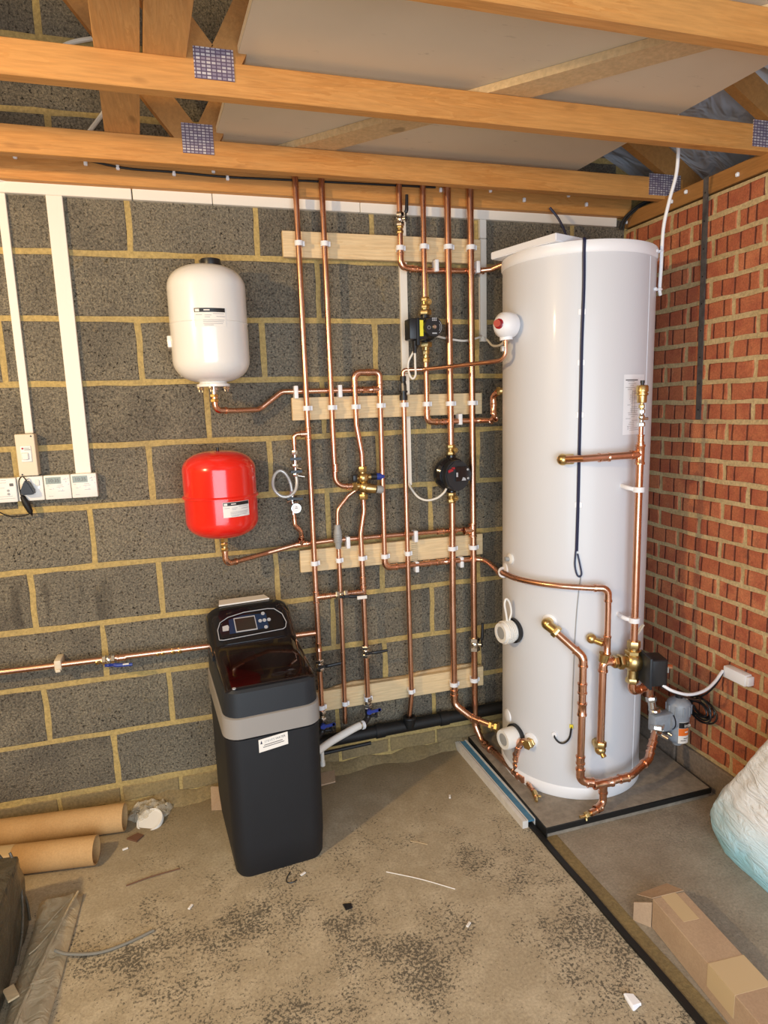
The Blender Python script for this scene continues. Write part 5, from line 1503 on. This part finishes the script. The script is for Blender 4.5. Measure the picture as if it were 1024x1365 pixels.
lvl('side_rail', .018, .0255, .0, .031, 'alu')
lvl('face', -.008, .018, .022, .0275, 'teal', 'blue face')
lvl('groove', -.0155, -.0135, .0298, .0306, 'lt_grey')
# rubber strip and sand joint in the floor
def strip(name, xa, xb, ya, yb, z0, z1, mat, sk):
    mb = MB(); n = 26
    for i in range(n):
        y0 = ya + (yb - ya) * i / n; y1 = ya + (yb - ya) * (i + 1) / n
        w0 = .0015 * math.sin(i * 1.9); w1 = .0015 * math.sin((i + 1) * 1.9)
        f = lambda x, y, w: (x - sk * (y - ya) + w, y)
        mb.prism([f(xa, y0, w0) + (z0,), f(xa, y1, w1) + (z0,), f(xb, y1, w1) + (z0,), f(xb, y0, w0) + (z0,)], (0, 0, z1 - z0))
    return link(name, mb, mat, smooth=False)
o = strip('sealing_strip', 1.706, 1.726, -.575, -3.2, -.001, .010, 'rubber', .020)
tag(o, 'black rubber strip running along the joint in the concrete floor', 'strip')
o = strip('trim_2', 1.727, 1.778, -.63, -3.2, -.001, .002, 'sand', .020); o['kind'] = 'structure'

# ================================================================== STRAP, JUNCTION BOX, CABLES ON THE RIGHT
t = thing('restraint_strap', 'dark steel restraint strap hanging down the brick wall', 'strap', (RX, -.48, 1.48))
mb = MB(); mb.prism([(RX - .0045, -.462, 2.376), (RX - .0045, -.488, 2.376), (RX - .0045, -.506, 1.482), (RX - .0045, -.480, 1.482)], (.0025, 0, 0)); link('strap', mb, 'galv', t, smooth=False)
for i in range(9):
    z = 1.52 + .1 * i; y = -.492 + .02 * i / 9
    mb = MB(); mb.cyl((RX - .0055, y, z), (RX - .004, y, z), .003, n=8); link('nail_hole', mb, 'black', t)
jb = thing('junction_box', 'small white junction box on the brick wall with two cables', 'junction box', (RX, -.77, .5))
mb = MB(); mb.box(RX - .034, RX - .001, -.818, -.716, .513, .558, .004, 2); link('box', mb, 'cool_plastic', jb)
mb = MB(); mb.box(RX - .030, RX - .002, -.830, -.816, .518, .553, .003, 2); link('cable_entry', mb, 'cool_plastic', jb)
mb = MB(); mb.tube(smooth_path([(2.165, -.765, .550), (2.20, -.78, .528), (2.27, -.78, .503), (2.35, -.765, .497), (2.42, -.742, .510), (2.48, -.718, .537)]), .0058, 10)
tag(link('actuator_flex', mb, 'cool_plastic'), 'white flex from the black actuator to the junction box', 'cable')
mb = MB()
pts = [(2.160, -.765, .545), (2.23, -.77, .505), (2.32, -.74, .460), (2.40, -.70, .420), (2.462, -.625, .390)]
mb.tube(smooth_path(pts), .0036, 8)
mb.tube(smooth_path([(2.488, -.716, .532), (2.480, -.690, .47), (2.474, -.655, .42), (2.470, -.625, .392)]), .0036, 8)
rg = random.Random(5)
ctr = V(2.482, -.625, .338)
cp = []
for k in range(0, 7 * 20):
    w = 2 * math.pi * k / 20
    lp = k // 20
    cp.append(ctr + V(-.012 * math.sin(w * .5 + lp) - .004 * lp * .5, (.058 + .012 * math.sin(lp * 2.1)) * math.cos(w) + .010 * math.sin(lp * 1.3), (.036 + .009 * math.cos(lp * 1.7)) * math.sin(w) + .006 * math.cos(lp)))
mb.tube(cp, .0036, 7)
tag(link('coiled_cable', mb, 'black'), 'coil of black cable hanging on the brick wall by the grey filter', 'cable')
mb = MB(); mb.tube(smooth_path([(2.262, -.60, 2.56), (2.276, -.60, 2.44), (2.283, -.59, 2.34), (2.270, -.575, 2.25), (2.262, -.560, 2.16), (2.262, -.556, 2.03), (2.263, -.552, 1.96), (2.272, -.545, 1.938)]), .0062, 10)
wc = tag(link('white_cable', mb, 'cool_plastic'), 'white cable dropping from the roof to the right side of the cylinder top', 'cable')
for z in (2.085, 1.955):
    mb = MB(); mb.torus(tp(-48, z, .008), (0, 0, 1), .010, .003, 16, 6); mb.box(-.006, .006, -.012, .004, -.008, .008, .002, 1)
    for v_ in mb.bm.verts: pass
    m2 = MB(); m2.torus(tp(-47.5, z, .010), (0, 0, 1), .011, .0034, 16, 6); m2.sphere(tp(-52, z, .004), .007, n=10); mb.bm.free()
    link('cable_clip', m2, 'cool_plastic', c, 'white cable clip')
mb = MB(); mb.tube(smooth_path([(2.10, -.07, 2.36), (2.135, -.085, 2.31), (2.155, -.11, 2.24), (2.165, -.14, 2.15), (2.17, -.18, 2.09)]), .005, 8)
tag(link('blue_cable', mb, 'navy'), 'dark blue cable dropping behind the cylinder from the roof timber', 'cable')
mb = MB()
for d in (0, .014):
    mb.tube(smooth_path([(2.47 + d, -.03, 2.30), (2.475 + d, -.05, 2.34), (2.50 + d, -.09, 2.375), (2.53 + d, -.13, 2.392), (2.60 + d, -.16, 2.40)]), .0048, 8)
tag(link('corner_cables', mb, 'rubber'), 'pair of black cables rising in the corner onto the wall plate', 'cable')
mb = MB(); mb.tube(smooth_path([(.02, -.026, 2.345), (.05, -.030, 2.352), (.10, -.009, 2.36), (.22, -.009, 2.40), (.30, -.009, 2.455), (.352, -.010, 2.529), (.400, -.010, 2.590), (.445, -.010, 2.66), (.46, -.010, 2.75), (.43, -.010, 2.825), (.394, -.010, 2.822), (.311, -.010, 2.796), (.25, -.010, 2.75)]), .0075, 8)
tag(link('white_cable', mb, 'trunk'), 'white cable looping up the gable blocks behind the left roof planks', 'cable')
mb = MB(); mb.tube(smooth_path([(.665, -.70, 2.500), (.70, -.68, 2.500), (.75, -.67, 2.505), (.84, -.66, 2.515), (.95, -.64, 2.52)]), .007, 8); mb.tube(smooth_path([(.68, -.67, 2.495), (.70, -.665, 2.492), (.76, -.66, 2.488), (.84, -.65, 2.490)]), .007, 8)
tag(link('white_cable', mb, 'cool_plastic'), 'pale cables lying across the middle truss by its nail plate', 'cable')

# ================================================================== WATER SOFTENER
sx0, sx1 = .618, .946
syf, syb = -.548, -.115
s = thing('water_softener', 'tall charcoal water softener standing on the floor by the block wall', 'water softener', ((sx0 + sx1) / 2, -.33, 0))
def rrect(x0, x1, y0, y1, rf, rb, n=6):
    pts = []
    for cx, cy, a0, r in ((x0 + rf, y0 + rf, 180, rf), (x1 - rf, y0 + rf, 270, rf), (x1 - rb, y1 - rb, 0, rb), (x0 + rb, y1 - rb, 90, rb)):
        for k in range(n + 1):
            a = rad(a0 + 90 * k / n)
            pts.append((cx + r * math.cos(a), cy + r * math.sin(a)))
    return pts
def loft(levels, caps=True, zfun=None):
    mb = MB(); rings = []
    for pts, z in levels:
        rings.append([mb.bm.verts.new((x, y, z if zfun is None else zfun(x, y, z))) for x, y in pts])
    n = len(rings[0])
    for i in range(len(rings) - 1):
        for k in range(n):
            mb.bm.faces.new((rings[i][k], rings[i][(k + 1) % n], rings[i + 1][(k + 1) % n], rings[i + 1][k]))
    if caps:
        mb.bm.faces.new(list(reversed(rings[0]))); mb.bm.faces.new(rings[-1])
    return mb
def tilt(x, y, z):      # upper edges rise towards the back
    return z + (y - syf) * .055 if z > .3 else z
body = [(rrect(sx0 + .016, sx1 - .016, syf + .016, syb - .008, .045, .02), 0.0), (rrect(sx0 + .010, sx1 - .010, syf + .010, syb - .004, .05, .02), .012), (rrect(sx0 + .004, sx1 - .004, syf + .006, syb, .055, .02), .10), (rrect(sx0 + .002, sx1 - .002, syf + .002, syb, .055, .02), .506), (rrect(sx0 + .010, sx1 - .010, syf + .010, syb, .052, .02), .512)]
link('body', loft(body, True, tilt), 'body_black', s)
band = [(rrect(sx0 - .002, sx1 + .002, syf - .002, syb, .058, .02), .514), (rrect(sx0 - .001, sx1 + .001, syf - .001, syb, .058, .02), .582), (rrect(sx0 + .008, sx1 - .008, syf + .008, syb, .055, .02), .586)]
link('band', loft(band, True, tilt), 'grey_band', s, 'grey band')
up = [(rrect(sx0 + .004, sx1 - .004, syf + .004, syb, .056, .02), .586), (rrect(sx0 + .006, sx1 - .006, syf + .006, syb, .054, .02), .668), (rrect(sx0 + .012, sx1 - .012, syf + .014, syb, .050, .02), .676)]
link('upper_shell', loft(up, True, lambda x, y, z: z + (y - syf) * .055 * (1 if z < .6 else 1.0)), 'lid_black', s)
# tinted salt lid: curved top sloping up to the control head
def lid_z(y):
    t_ = (y - (syf + .02)) / (-.270 - (syf + .02))
    return .684 + .056 * max(0, min(1, t_)) ** .8
def shellstrip(x0, x1, ys, zf, zb, name, mat, root, label=None, edge=.020, fall=.012):
    mb = MB(); g = []
    xs = [x0 + edge * k for k in (0, .15, .4, .8, 1.3, 2.0)] + [(x0 + x1) / 2] + [x1 - edge * k for k in (2.0, 1.3, .8, .4, .15, 0)]
    for y in ys:
        row = []
        for x in xs:
            d = min(x - x0, x1 - x)
            drop = 0 if d > edge * 2 else fall * (1 - math.sqrt(max(0, 1 - (1 - d / (edge * 2)) ** 2)))
            row.append(mb.bm.verts.new((x, y, zf(y) - drop)))
        g.append(row)
    base = []
    for y in ys:
        base.append([mb.bm.verts.new((x, y, zb)) for x in (x0, x1)])
    m = len(xs)
    for i in range(len(ys) - 1):
        for k in range(m - 1): mb.bm.faces.new((g[i][k], g[i][k + 1], g[i + 1][k + 1], g[i + 1][k]))
        mb.bm.faces.new((base[i][0], g[i][0], g[i + 1][0], base[i + 1][0])); mb.bm.faces.new((g[i][-1], base[i][1], base[i + 1][1], g[i + 1][-1]))
    mb.bm.faces.new([base[0][0]] + [base[0][1]] + list(reversed(g[0]))); mb.bm.faces.new([base[-1][1], base[-1][0]] + g[-1])
    return link(name, mb, mat, root, label)
ys = [syf + .022 + (-.268 - syf - .022) * k / 8 for k in range(9)]
shellstrip(sx0 + .014, sx1 - .014, ys, lid_z, .672, 'salt_lid', 'tint', s, 'tinted see-through lid')
mb = MB(); mb.box(.655, .77, -.47, -.30, .676, .690, .004); link('salt_bag', mb, 'salt_red', s, 'red bag under the lid')
mb = MB(); mb.lathe([(.0, 0), (.006, .0), (.006, 1), (0, 1)], (.66, -.531, .683), (.66, -.531, .6865), 10); link('lid_latch', mb, 'outline', s)
# control head: steep panel rising to the back
PA, PB = V(0, -.272, .742), V(0, -.150, .836)
def head_z(y):
    if y <= -.150: 
        t_ = (y + .272) / .122
        return .742 + .094 * t_
    return .836 + .004 * math.sin((y + .15) * 20)
ys = [-.272, -.26, -.22, -.18, -.155, -.140, syb - .002]
hd = shellstrip(sx0 + .006, sx1 - .004, ys, head_z, .672, 'control_head', 'gloss_black', s, 'glossy black control head', .032, .050)
pn = (PB - PA).normalized(); pno = V(0, -pn.z, pn.y)
def pp(x, t_, off=.0015):     # point on the sloped panel
    return V(x, 0, 0) + PA + pn * (.1545 * t_) + pno * off
def panel(poly, th, mat, name, root, label=None, off=.001):
    mb = MB(); mb.prism([pp(x, t_, off) for x, t_ in poly], pno * th); return link(name, mb, mat, root, label, smooth=False)
ol = [(.655, .14), (.655, .42), (.668, .62), (.70, .74), (.76, .82), (.85, .83), (.875, .80), (.90, .62), (.908, .36), (.900, .22), (.89, .18), (.67, .12)]
mb = MB(); mb.tube([pp(x, t_, .002) for x, t_ in ol + [ol[0]]], .0016, 6); link('panel_outline', mb, 'outline', hd, 'silver outline')
panel([(.665, .17), (.895, .22), (.90, .55), (.86, .78), (.76, .78), (.68, .64), (.662, .42)], .0008, 'gloss_black', 'fascia', hd)
panel([(.695, .26), (.84, .28), (.84, .70), (.75, .74), (.70, .66)], .0006, 'screen_blue', 'blue_area', hd, 'blue printed area', .0018)
panel([(.718, .27), (.797, .27), (.797, .68), (.718, .68)], .0016, 'outline', 'display_frame', hd, None, .0022)
panel([(.721, .30), (.794, .30), (.794, .65), (.721, .65)], .0010, 'lcd_dark', 'display', hd, 'dark display', .0036)
for x, t_ in ((.829, .50), (.829, .70), (.829, .30), (.813, .50), (.846, .50)):
    mb = MB(); mb.cyl(pp(x, t_, .002), pp(x, t_, .0042), .0068, n=16); mb.torus(pp(x, t_, .004), pno, .006, .0012, 16, 6); link('button', mb, 'outline', hd)
panel([(.672, .36), (.693, .36), (.697, .46), (.694, .52), (.674, .50)], .0006, 'faint', 'printed_mark', hd, 'grey printed emblem', .0022)
# pale leaflet on top
q = thing('leaflet', 'pale booklet lying on top of the softener at the back', 'booklet', (.76, -.13, .84))
mb = MB(); mb.prism([(.674, -.135, .8405), (.868, -.128, .8405), (.858, -.075, .8415), (.684, -.072, .8415)], (0, 0, .005)); link('pages', mb, 'paper', q, smooth=False)
# sticker with lettering
lb = MB(); lb.prism([(.744, syf - .0005, .448), (.842, syf - .0005, .458), (.842, syf - .0005, .502), (.744, syf - .0005, .493)], (0, -.0012, 0))
for v in lb.bm.verts: v.co += V(-.020, 0, .006)
st = link('sticker', lb, 'paper', s, 'white sticker with a blue border', smooth=False)
sy = syf - .0019
text("STEVE'S", .0105, (.743, sy, .4855), (1, 0, .10), (0, 0, 1), 'lt_grey', st, 'lettering', .034)
text('WATER', .0105, (.780, sy, .4890), (1, 0, .10), (0, 0, 1), 'ink', st, 'lettering', .034)
mb = MB(); mb.prism([(.7295, sy + .0003, .483), (.7365, sy + .0003, .4835), (.733, sy + .0003, .496)], (0, -.0004, 0)); link('emblem', mb, 'navy', st, 'dark drop emblem', smooth=False)
mb = MB()
for (x0, x1, z) in ((.742, .804, .4760), (.738, .809, .4690)):
    mb.prism([(x0, sy + .0002, z), (x1, sy + .0002, z + (x1 - x0) * .1), (x1, sy + .0002, z + .0026 + (x1 - x0) * .1), (x0, sy + .0002, z + .0026)], (0, -.0003, 0))
link('printed_lines', mb, 'ink', st, smooth=False)
s.rotation_euler = (0, 0, rad(5)); s.location.y -= .012
q.rotation_euler = (0, 0, rad(5)); q.location.x -= .016
# short pipe stub into back right of softener
mb = MB(); mb.tube(fillet_path([(.90, -.115, .66), (.90, -.066, .66), (1.045 - .0, -.066, .66)], .02), R22, 12); 
t = pipe_thing('short copper link between the softener back and the leftmost riser', (.97, -.07, .66))
link('pipe', mb, 'copper', t)

# ================================================================== THINGS ON THE FLOOR
def paper_tube(label, p0, p1, r, taped=False):
    t = thing('cardboard_tube', label, 'cardboard tube', ((p0[0] + p1[0]) / 2, (p0[1] + p1[1]) / 2, 0))
    d = (V(p1) - V(p0)); L = d.length
    mb = MB(); mb.lathe([(r - .0045, 0), (r, 0), (r, 1), (r - .0045, 1), (r - .0045, 0)], p0, p1, 40); link('tube', mb, 'tubecard', t)
    if taped:
        a = V(p0) + d * .44; b = V(p0) + d * .60
        mb = MB(); mb.lathe([(r, 0), (r + .0008, .0), (r + .0008, 1), (r, 1)], a, b, 40); link('tape', mb, 'tape', t, 'band of buff tape')
    return t
paper_tube('long cardboard tube on the floor against the block wall', (-.75, -.030, .052), (.254, -.137, .052), .051)
paper_tube('shorter cardboard tube in front of the long one, with a tape band', (-.50, -.205, .050), (.174, -.302, .050), .049, True)
# crumpled clear bag with white disc
t = thing('plastic_bag', 'crumpled clear plastic bag holding a white disc beside the tubes', 'bag', (.34, -.10, 0))
from mathutils import noise as mnoise
def blob(cx, cy, lx, ly, h, n=22, seed=0, amp=.35):
    mb = MB(); g = []
    for i in range(n + 1):
        row = []
        for j in range(n + 1):
            u, v_ = 2 * i / n - 1, 2 * j / n - 1
            # square to disc
            x = u * math.sqrt(1 - v_ * v_ / 2); y = v_ * math.sqrt(1 - u * u / 2)
            r = math.hypot(x, y)
            k = 1 + .16 * mnoise.noise(V(x * 2 + seed, y * 2, 5))
            z = h * max(0, 1 - r * r) ** .6 * (1 + amp * 2 * mnoise.noise(V(x * 3.1 + seed, y * 3.1, 1))) + .003
            row.append(mb.bm.verts.new((cx + x * lx * k, cy + y * ly * k, max(.002, z + .010 * mnoise.noise(V(x * 9, y * 9, seed))))))
        g.append(row)
    for i in range(n):
        for j in range(n): mb.bm.faces.new((g[i][j], g[i + 1][j], g[i + 1][j + 1], g[i][j + 1]))
    return mb
link('bag_film', blob(.338, -.062, .085, .062, .036, seed=3), 'clearbag', t, 'clear crumpled film')
mb = MB(); mb.lathe([(0, 0), (.052, 0), (.052, .5), (.049, 1), (.044, 1), (.044, .7), (0, .7)], (.342, -.128, .006), (.340, -.132, .016), 36); link('disc', mb, 'white_plastic', t, 'white plastic disc')
# dark plastic wrapped box on the left
def crumple(mb, amp, freq, seed):
    bmesh.ops.recalc_face_normals(mb.bm, faces=list(mb.bm.faces))
    mb.bm.normal_update()
    mv_ = [(v, v.normal.copy(), mnoise.noise(v.co * freq + V(seed, 0, 0)) + .5 * mnoise.noise(v.co * freq * 2.3)) for v in mb.bm.verts]
    for v, n_, k in mv_: v.co += n_ * amp * k
    return mb
def grid_box(x0, x1, y0, y1, z0, z1, cuts, bev):
    b = MB(); b.box(x0, x1, y0, y1, z0, z1, bev, 2)
    bmesh.ops.subdivide_edges(b.bm, edges=[e for e in b.bm.edges if e.calc_length() > .05], cuts=cuts, use_grid_fill=True)
    return b
t = thing('wrapped_box', 'tall box in dark plastic wrap at the left edge of the floor', 'box', (-.2, -.9, 0))
mb = crumple(grid_box(-.60, .006, -1.50, -.535, .0, .250, 14, .012), .010, 9, 2)
for v in mb.bm.verts: v.co.z = max(.001, v.co.z)
link('wrap', mb, 'darkfilm', t)
mb = MB(); mb.tube(smooth_path([(-.02, -.545, .262), (.0, -.56, .20), (.012, -.60, .12), (.016, -.66, .06), (.012, -.72, .02)]), .004, 6); mb.tube(smooth_path([(-.05, -.545, .262), (-.02, -.533, .18), (.004, -.536, .09), (.010, -.545, .02)]), .0035, 6); link('wrap_fold', mb, 'darkfilm', t)
t = thing('wrapped_sheet', 'flat sheet in dusty clear plastic lying in front of the wrapped box', 'sheet', (.08, -.8, 0))
mb = MB()
n1, n2 = 36, 10
g = []
for i in range(n1 + 1):
    y = -.455 - .85 * i / n1
    row = []
    xl = .022 - .0 * i; xr_ = .150 - .004 * i / n1 * 8
    for j in range(n2 + 1):
        f_ = j / n2
        x = xl + (xr_ - xl) * f_ + .006 * mnoise.noise(V(y * 6, f_ * 2, 0)) * (1 if j in (0, n2) else 0)
        z = .026 - .018 * (abs(f_ - .5) * 2) ** 6 + .006 * mnoise.noise(V(y * 9, f_ * 3, 2)) + .010 * math.exp(-((f_ - (.80 - .75 * i / n1)) / .06) ** 2)
        if i == 0: z = .004
        row.append(mb.bm.verts.new((x, y, max(.003, z))))
    g.append(row)
for i in range(n1):
    for j in range(n2): mb.bm.faces.new((g[i][j], g[i + 1][j], g[i + 1][j + 1], g[i][j + 1]))
bot = [[mb.bm.verts.new((r_[0].co.x, r_[0].co.y, .0005)), mb.bm.verts.new((r_[-1].co.x, r_[-1].co.y, .0005))] for r_ in g]
for i in range(n1):
    mb.bm.faces.new((bot[i][0], g[i][0], g[i + 1][0], bot[i + 1][0])); mb.bm.faces.new((g[i][-1], bot[i][1], bot[i + 1][1], g[i + 1][-1]))
link('wrap', mb, 'greyfilm', t)
mb = MB(); mb.tube(smooth_path([(.138, -.475, .030), (.120, -.56, .036), (.100, -.66, .036), (.080, -.78, .036), (.06, -.92, .036), (.05, -1.05, .034)]), .004, 6); mb.tube(smooth_path([(.12, -.50, .030), (.085, -.56, .030), (.055, -.62, .031)]), .0025, 6); mb.tube(smooth_path([(.09, -.62, .03), (.06, -.68, .032), (.04, -.70, .030)]), .0025, 6); link('wrap_fold', mb, 'greyfilm', t)
mb = MB(); mb.box(.012, .040, -.86, -.81, .034, .040, .001, rot=Matrix.Rotation(.5, 3, 'Z')); tag(link('wood_offcut', mb, 'pine_x', smooth=False), 'small pale wood offcut on the wrapped panel', 'offcut')
# cables, twigs, scraps
mb = MB(); mb.tube(smooth_path([(.114, -.725, .044), (.15, -.735, .03), (.227, -.735, .010), (.30, -.722, .006), (.382, -.695, .006)]), .0045, 8); q = link('cable_offcut', mb, 'dull_cable'); tag(q, 'grey cable offcut on the floor by the wrapped panel', 'cable')
mb = MB(); mb.tube(smooth_path([(.282, -.462, .003), (.36, -.447, .005), (.456, -.435, .003)]), .0022, 6); tag(link('twig', mb, 'twig'), 'thin dark reddish stick lying on the floor left of the softener', 'stick')
mb = MB(); mb.tube(smooth_path([(1.133, -.682, .002), (1.23, -.752, .003), (1.324, -.831, .002)]), .0016, 6); tag(link('straw', mb, 'paper'), 'long pale strand lying on the floor right of the softener', 'strand')
mb = MB(); mb.tube([(1.262, -.560, .002), (1.315, -.598, .002)], .0013, 6); tag(link('straw', mb, 'tape'), 'short pale strand on the floor between softener and straightedge', 'strand')
mb = MB(); mb.prism([(.958, -.778, .001), (.985, -.782, .001), (.984, -.800, .001), (.962, -.803, .001)], (0, 0, .004)); tag(link('plastic_chip', mb, 'black', smooth=False), 'small black plastic chip on the floor in front of the softener', 'chip')
mb = MB(); mb.tube(smooth_path([(.82, -.575, .001), (.805, -.60, .003), (.802, -.622, .003), (.82, -.628, .003), (.835, -.622, .003)]), .0018, 6); tag(link('wire_offcut', mb, 'black'), 'short black wire at the front foot of the softener', 'wire')
mb = crumple(grid_box(1.596, 1.624, -1.372, -1.336, .001, .015, 5, .003), .009, 55, 4)
for v in mb.bm.verts: v.co.z = max(.001, v.co.z)
tag(link('paper_scrap', mb, 'cool_plastic'), 'crumpled white scrap on the floor near the bottom of the picture', 'scrap')
mb = MB(); mb.prism([(.572, -.130, .002), (.640, -.150, .002), (.64, -.07, .05), (.575, -.035, .045)], (.004, .003, .002)); tag(link('card_scrap', mb, 'card', smooth=False), 'piece of brown cardboard behind the left side of the softener', 'cardboard')
mb = MB(); mb.prism([(.98, -.115, .002), (1.083, -.105, .002), (1.095, -.035, .012), (.99, -.04, .012)], (.0, .003, .004)); tag(link('card_scrap', mb, 'card', smooth=False), 'piece of brown cardboard behind the right side of the softener', 'cardboard')
mb = MB(); mb.prism([(.262, -.205, .001), (.300, -.235, .001), (.322, -.205, .001), (.300, -.185, .001)], (0, 0, .006)); tag(link('card_scrap', mb, 'twig', smooth=False), 'small dark brown scrap in front of the plastic bag', 'scrap')
for (x, y, a_, lab) in ((.262, -.262, .3, 'tiny white chip in front of the long tube'), (.49, -.63, 1.0, 'tiny white chip on the floor left of the softener front'), (.86, -.60, .5, 'tiny white chip at the right front foot of the softener'), (1.50, -.36, 1.2, 'tiny white chip beside the straightedge'), (1.305, -.98, .7, 'tiny white chip in the middle of the open floor')):
    mb = MB(); mb.box(x - .010, x + .010, y - .004, y + .004, .001, .006, .001, 1, rot=Matrix.Rotation(a_, 3, 'Z')); tag(link('debris_chip', mb, 'paper', smooth=False), lab, 'debris')

# long cardboard box
t = thing('cardboard_box', 'long brown cardboard box with tape lying at the lower right', 'box', (1.86, -1.5, 0))
rotb = Matrix.Rotation(rad(-4.0), 3, 'Z')
ob = V(1.822, -1.162, 0)
def bx(x0, x1, y0, y1, z0, z1, bev=0): 
    mb = MB(); mb.box(ob.x + x0, ob.x + x1, ob.y + y0, ob.y + y1, z0, z1, bev, 1)
    for v in mb.bm.verts: v.co = rotb @ (v.co - ob) + ob
    return mb
link('carton', bx(0, .108, -.85, 0, .001, .098, .0015), 'card', t, smooth=False)
fm = MB(); fm.prism([ob + V(-.002, 0, .098), ob + V(.108, -.004, .098), ob + V(.100, .058, .075), ob + V(-.012, .055, .070)], (0, 0, .0025)); link('flap', fm, 'card', t, smooth=False)
fm = MB(); fm.prism([ob + V(-.002, .0, .085), ob + V(-.034, .040, .062), ob + V(-.034, .040, .0), ob + V(-.002, .0, .0)], (.002, .001, 0)); link('flap', fm, 'card', t, smooth=False)
link('tape', bx(.030, .080, -.10, .002, .0975, .0988), 'tape', t, 'buff tape patch', smooth=False)
tp_ = bx(-.0008, .1088, -.33, -.235, .030, .0990)
link('tape', tp_, 'tape', t, 'band of buff tape', smooth=False)
# big pale blue bag
t = thing('insulation_bag', 'big pale blue plastic bag standing against the brick wall', 'bag', (2.40, -1.3, 0))
mb = MB(); rings = []
nz, na = 34, 64
for i in range(nz + 1):
    f_ = i / nz
    z = .70 * f_
    if f_ < .10: k = .90 + .10 * math.sin(f_ / .10 * math.pi / 2)
    else: k = 1 - .80 * ((f_ - .10) / .90) ** 1.15
    row = []
    for j in range(na):
        a = 2 * math.pi * j / na
        ca, sa = math.cos(a), math.sin(a)
        ex = .70
        x = math.copysign(abs(ca) ** ex, ca) * .115 * (.35 + .65 * k); y = math.copysign(abs(sa) ** ex, sa) * .46 * k
        w = mnoise.noise(V(ca * 2.2, sa * 2.2 + 3, z * 5)) * .016 + mnoise.noise(V(ca * 5, sa * 5, z * 16 + ca * 4)) * .008
        row.append(mb.bm.verts.new((min(RX - .022, 2.366 + x + ca * w), -1.305 + y + sa * w, z + .001)))
    rings.append(row)
for i in range(nz):
    for j in range(na): mb.bm.faces.new((rings[i][j], rings[i][(j + 1) % na], rings[i + 1][(j + 1) % na], rings[i + 1][j]))
mb.bm.faces.new(list(reversed(rings[0]))); mb.bm.faces.new(rings[-1])
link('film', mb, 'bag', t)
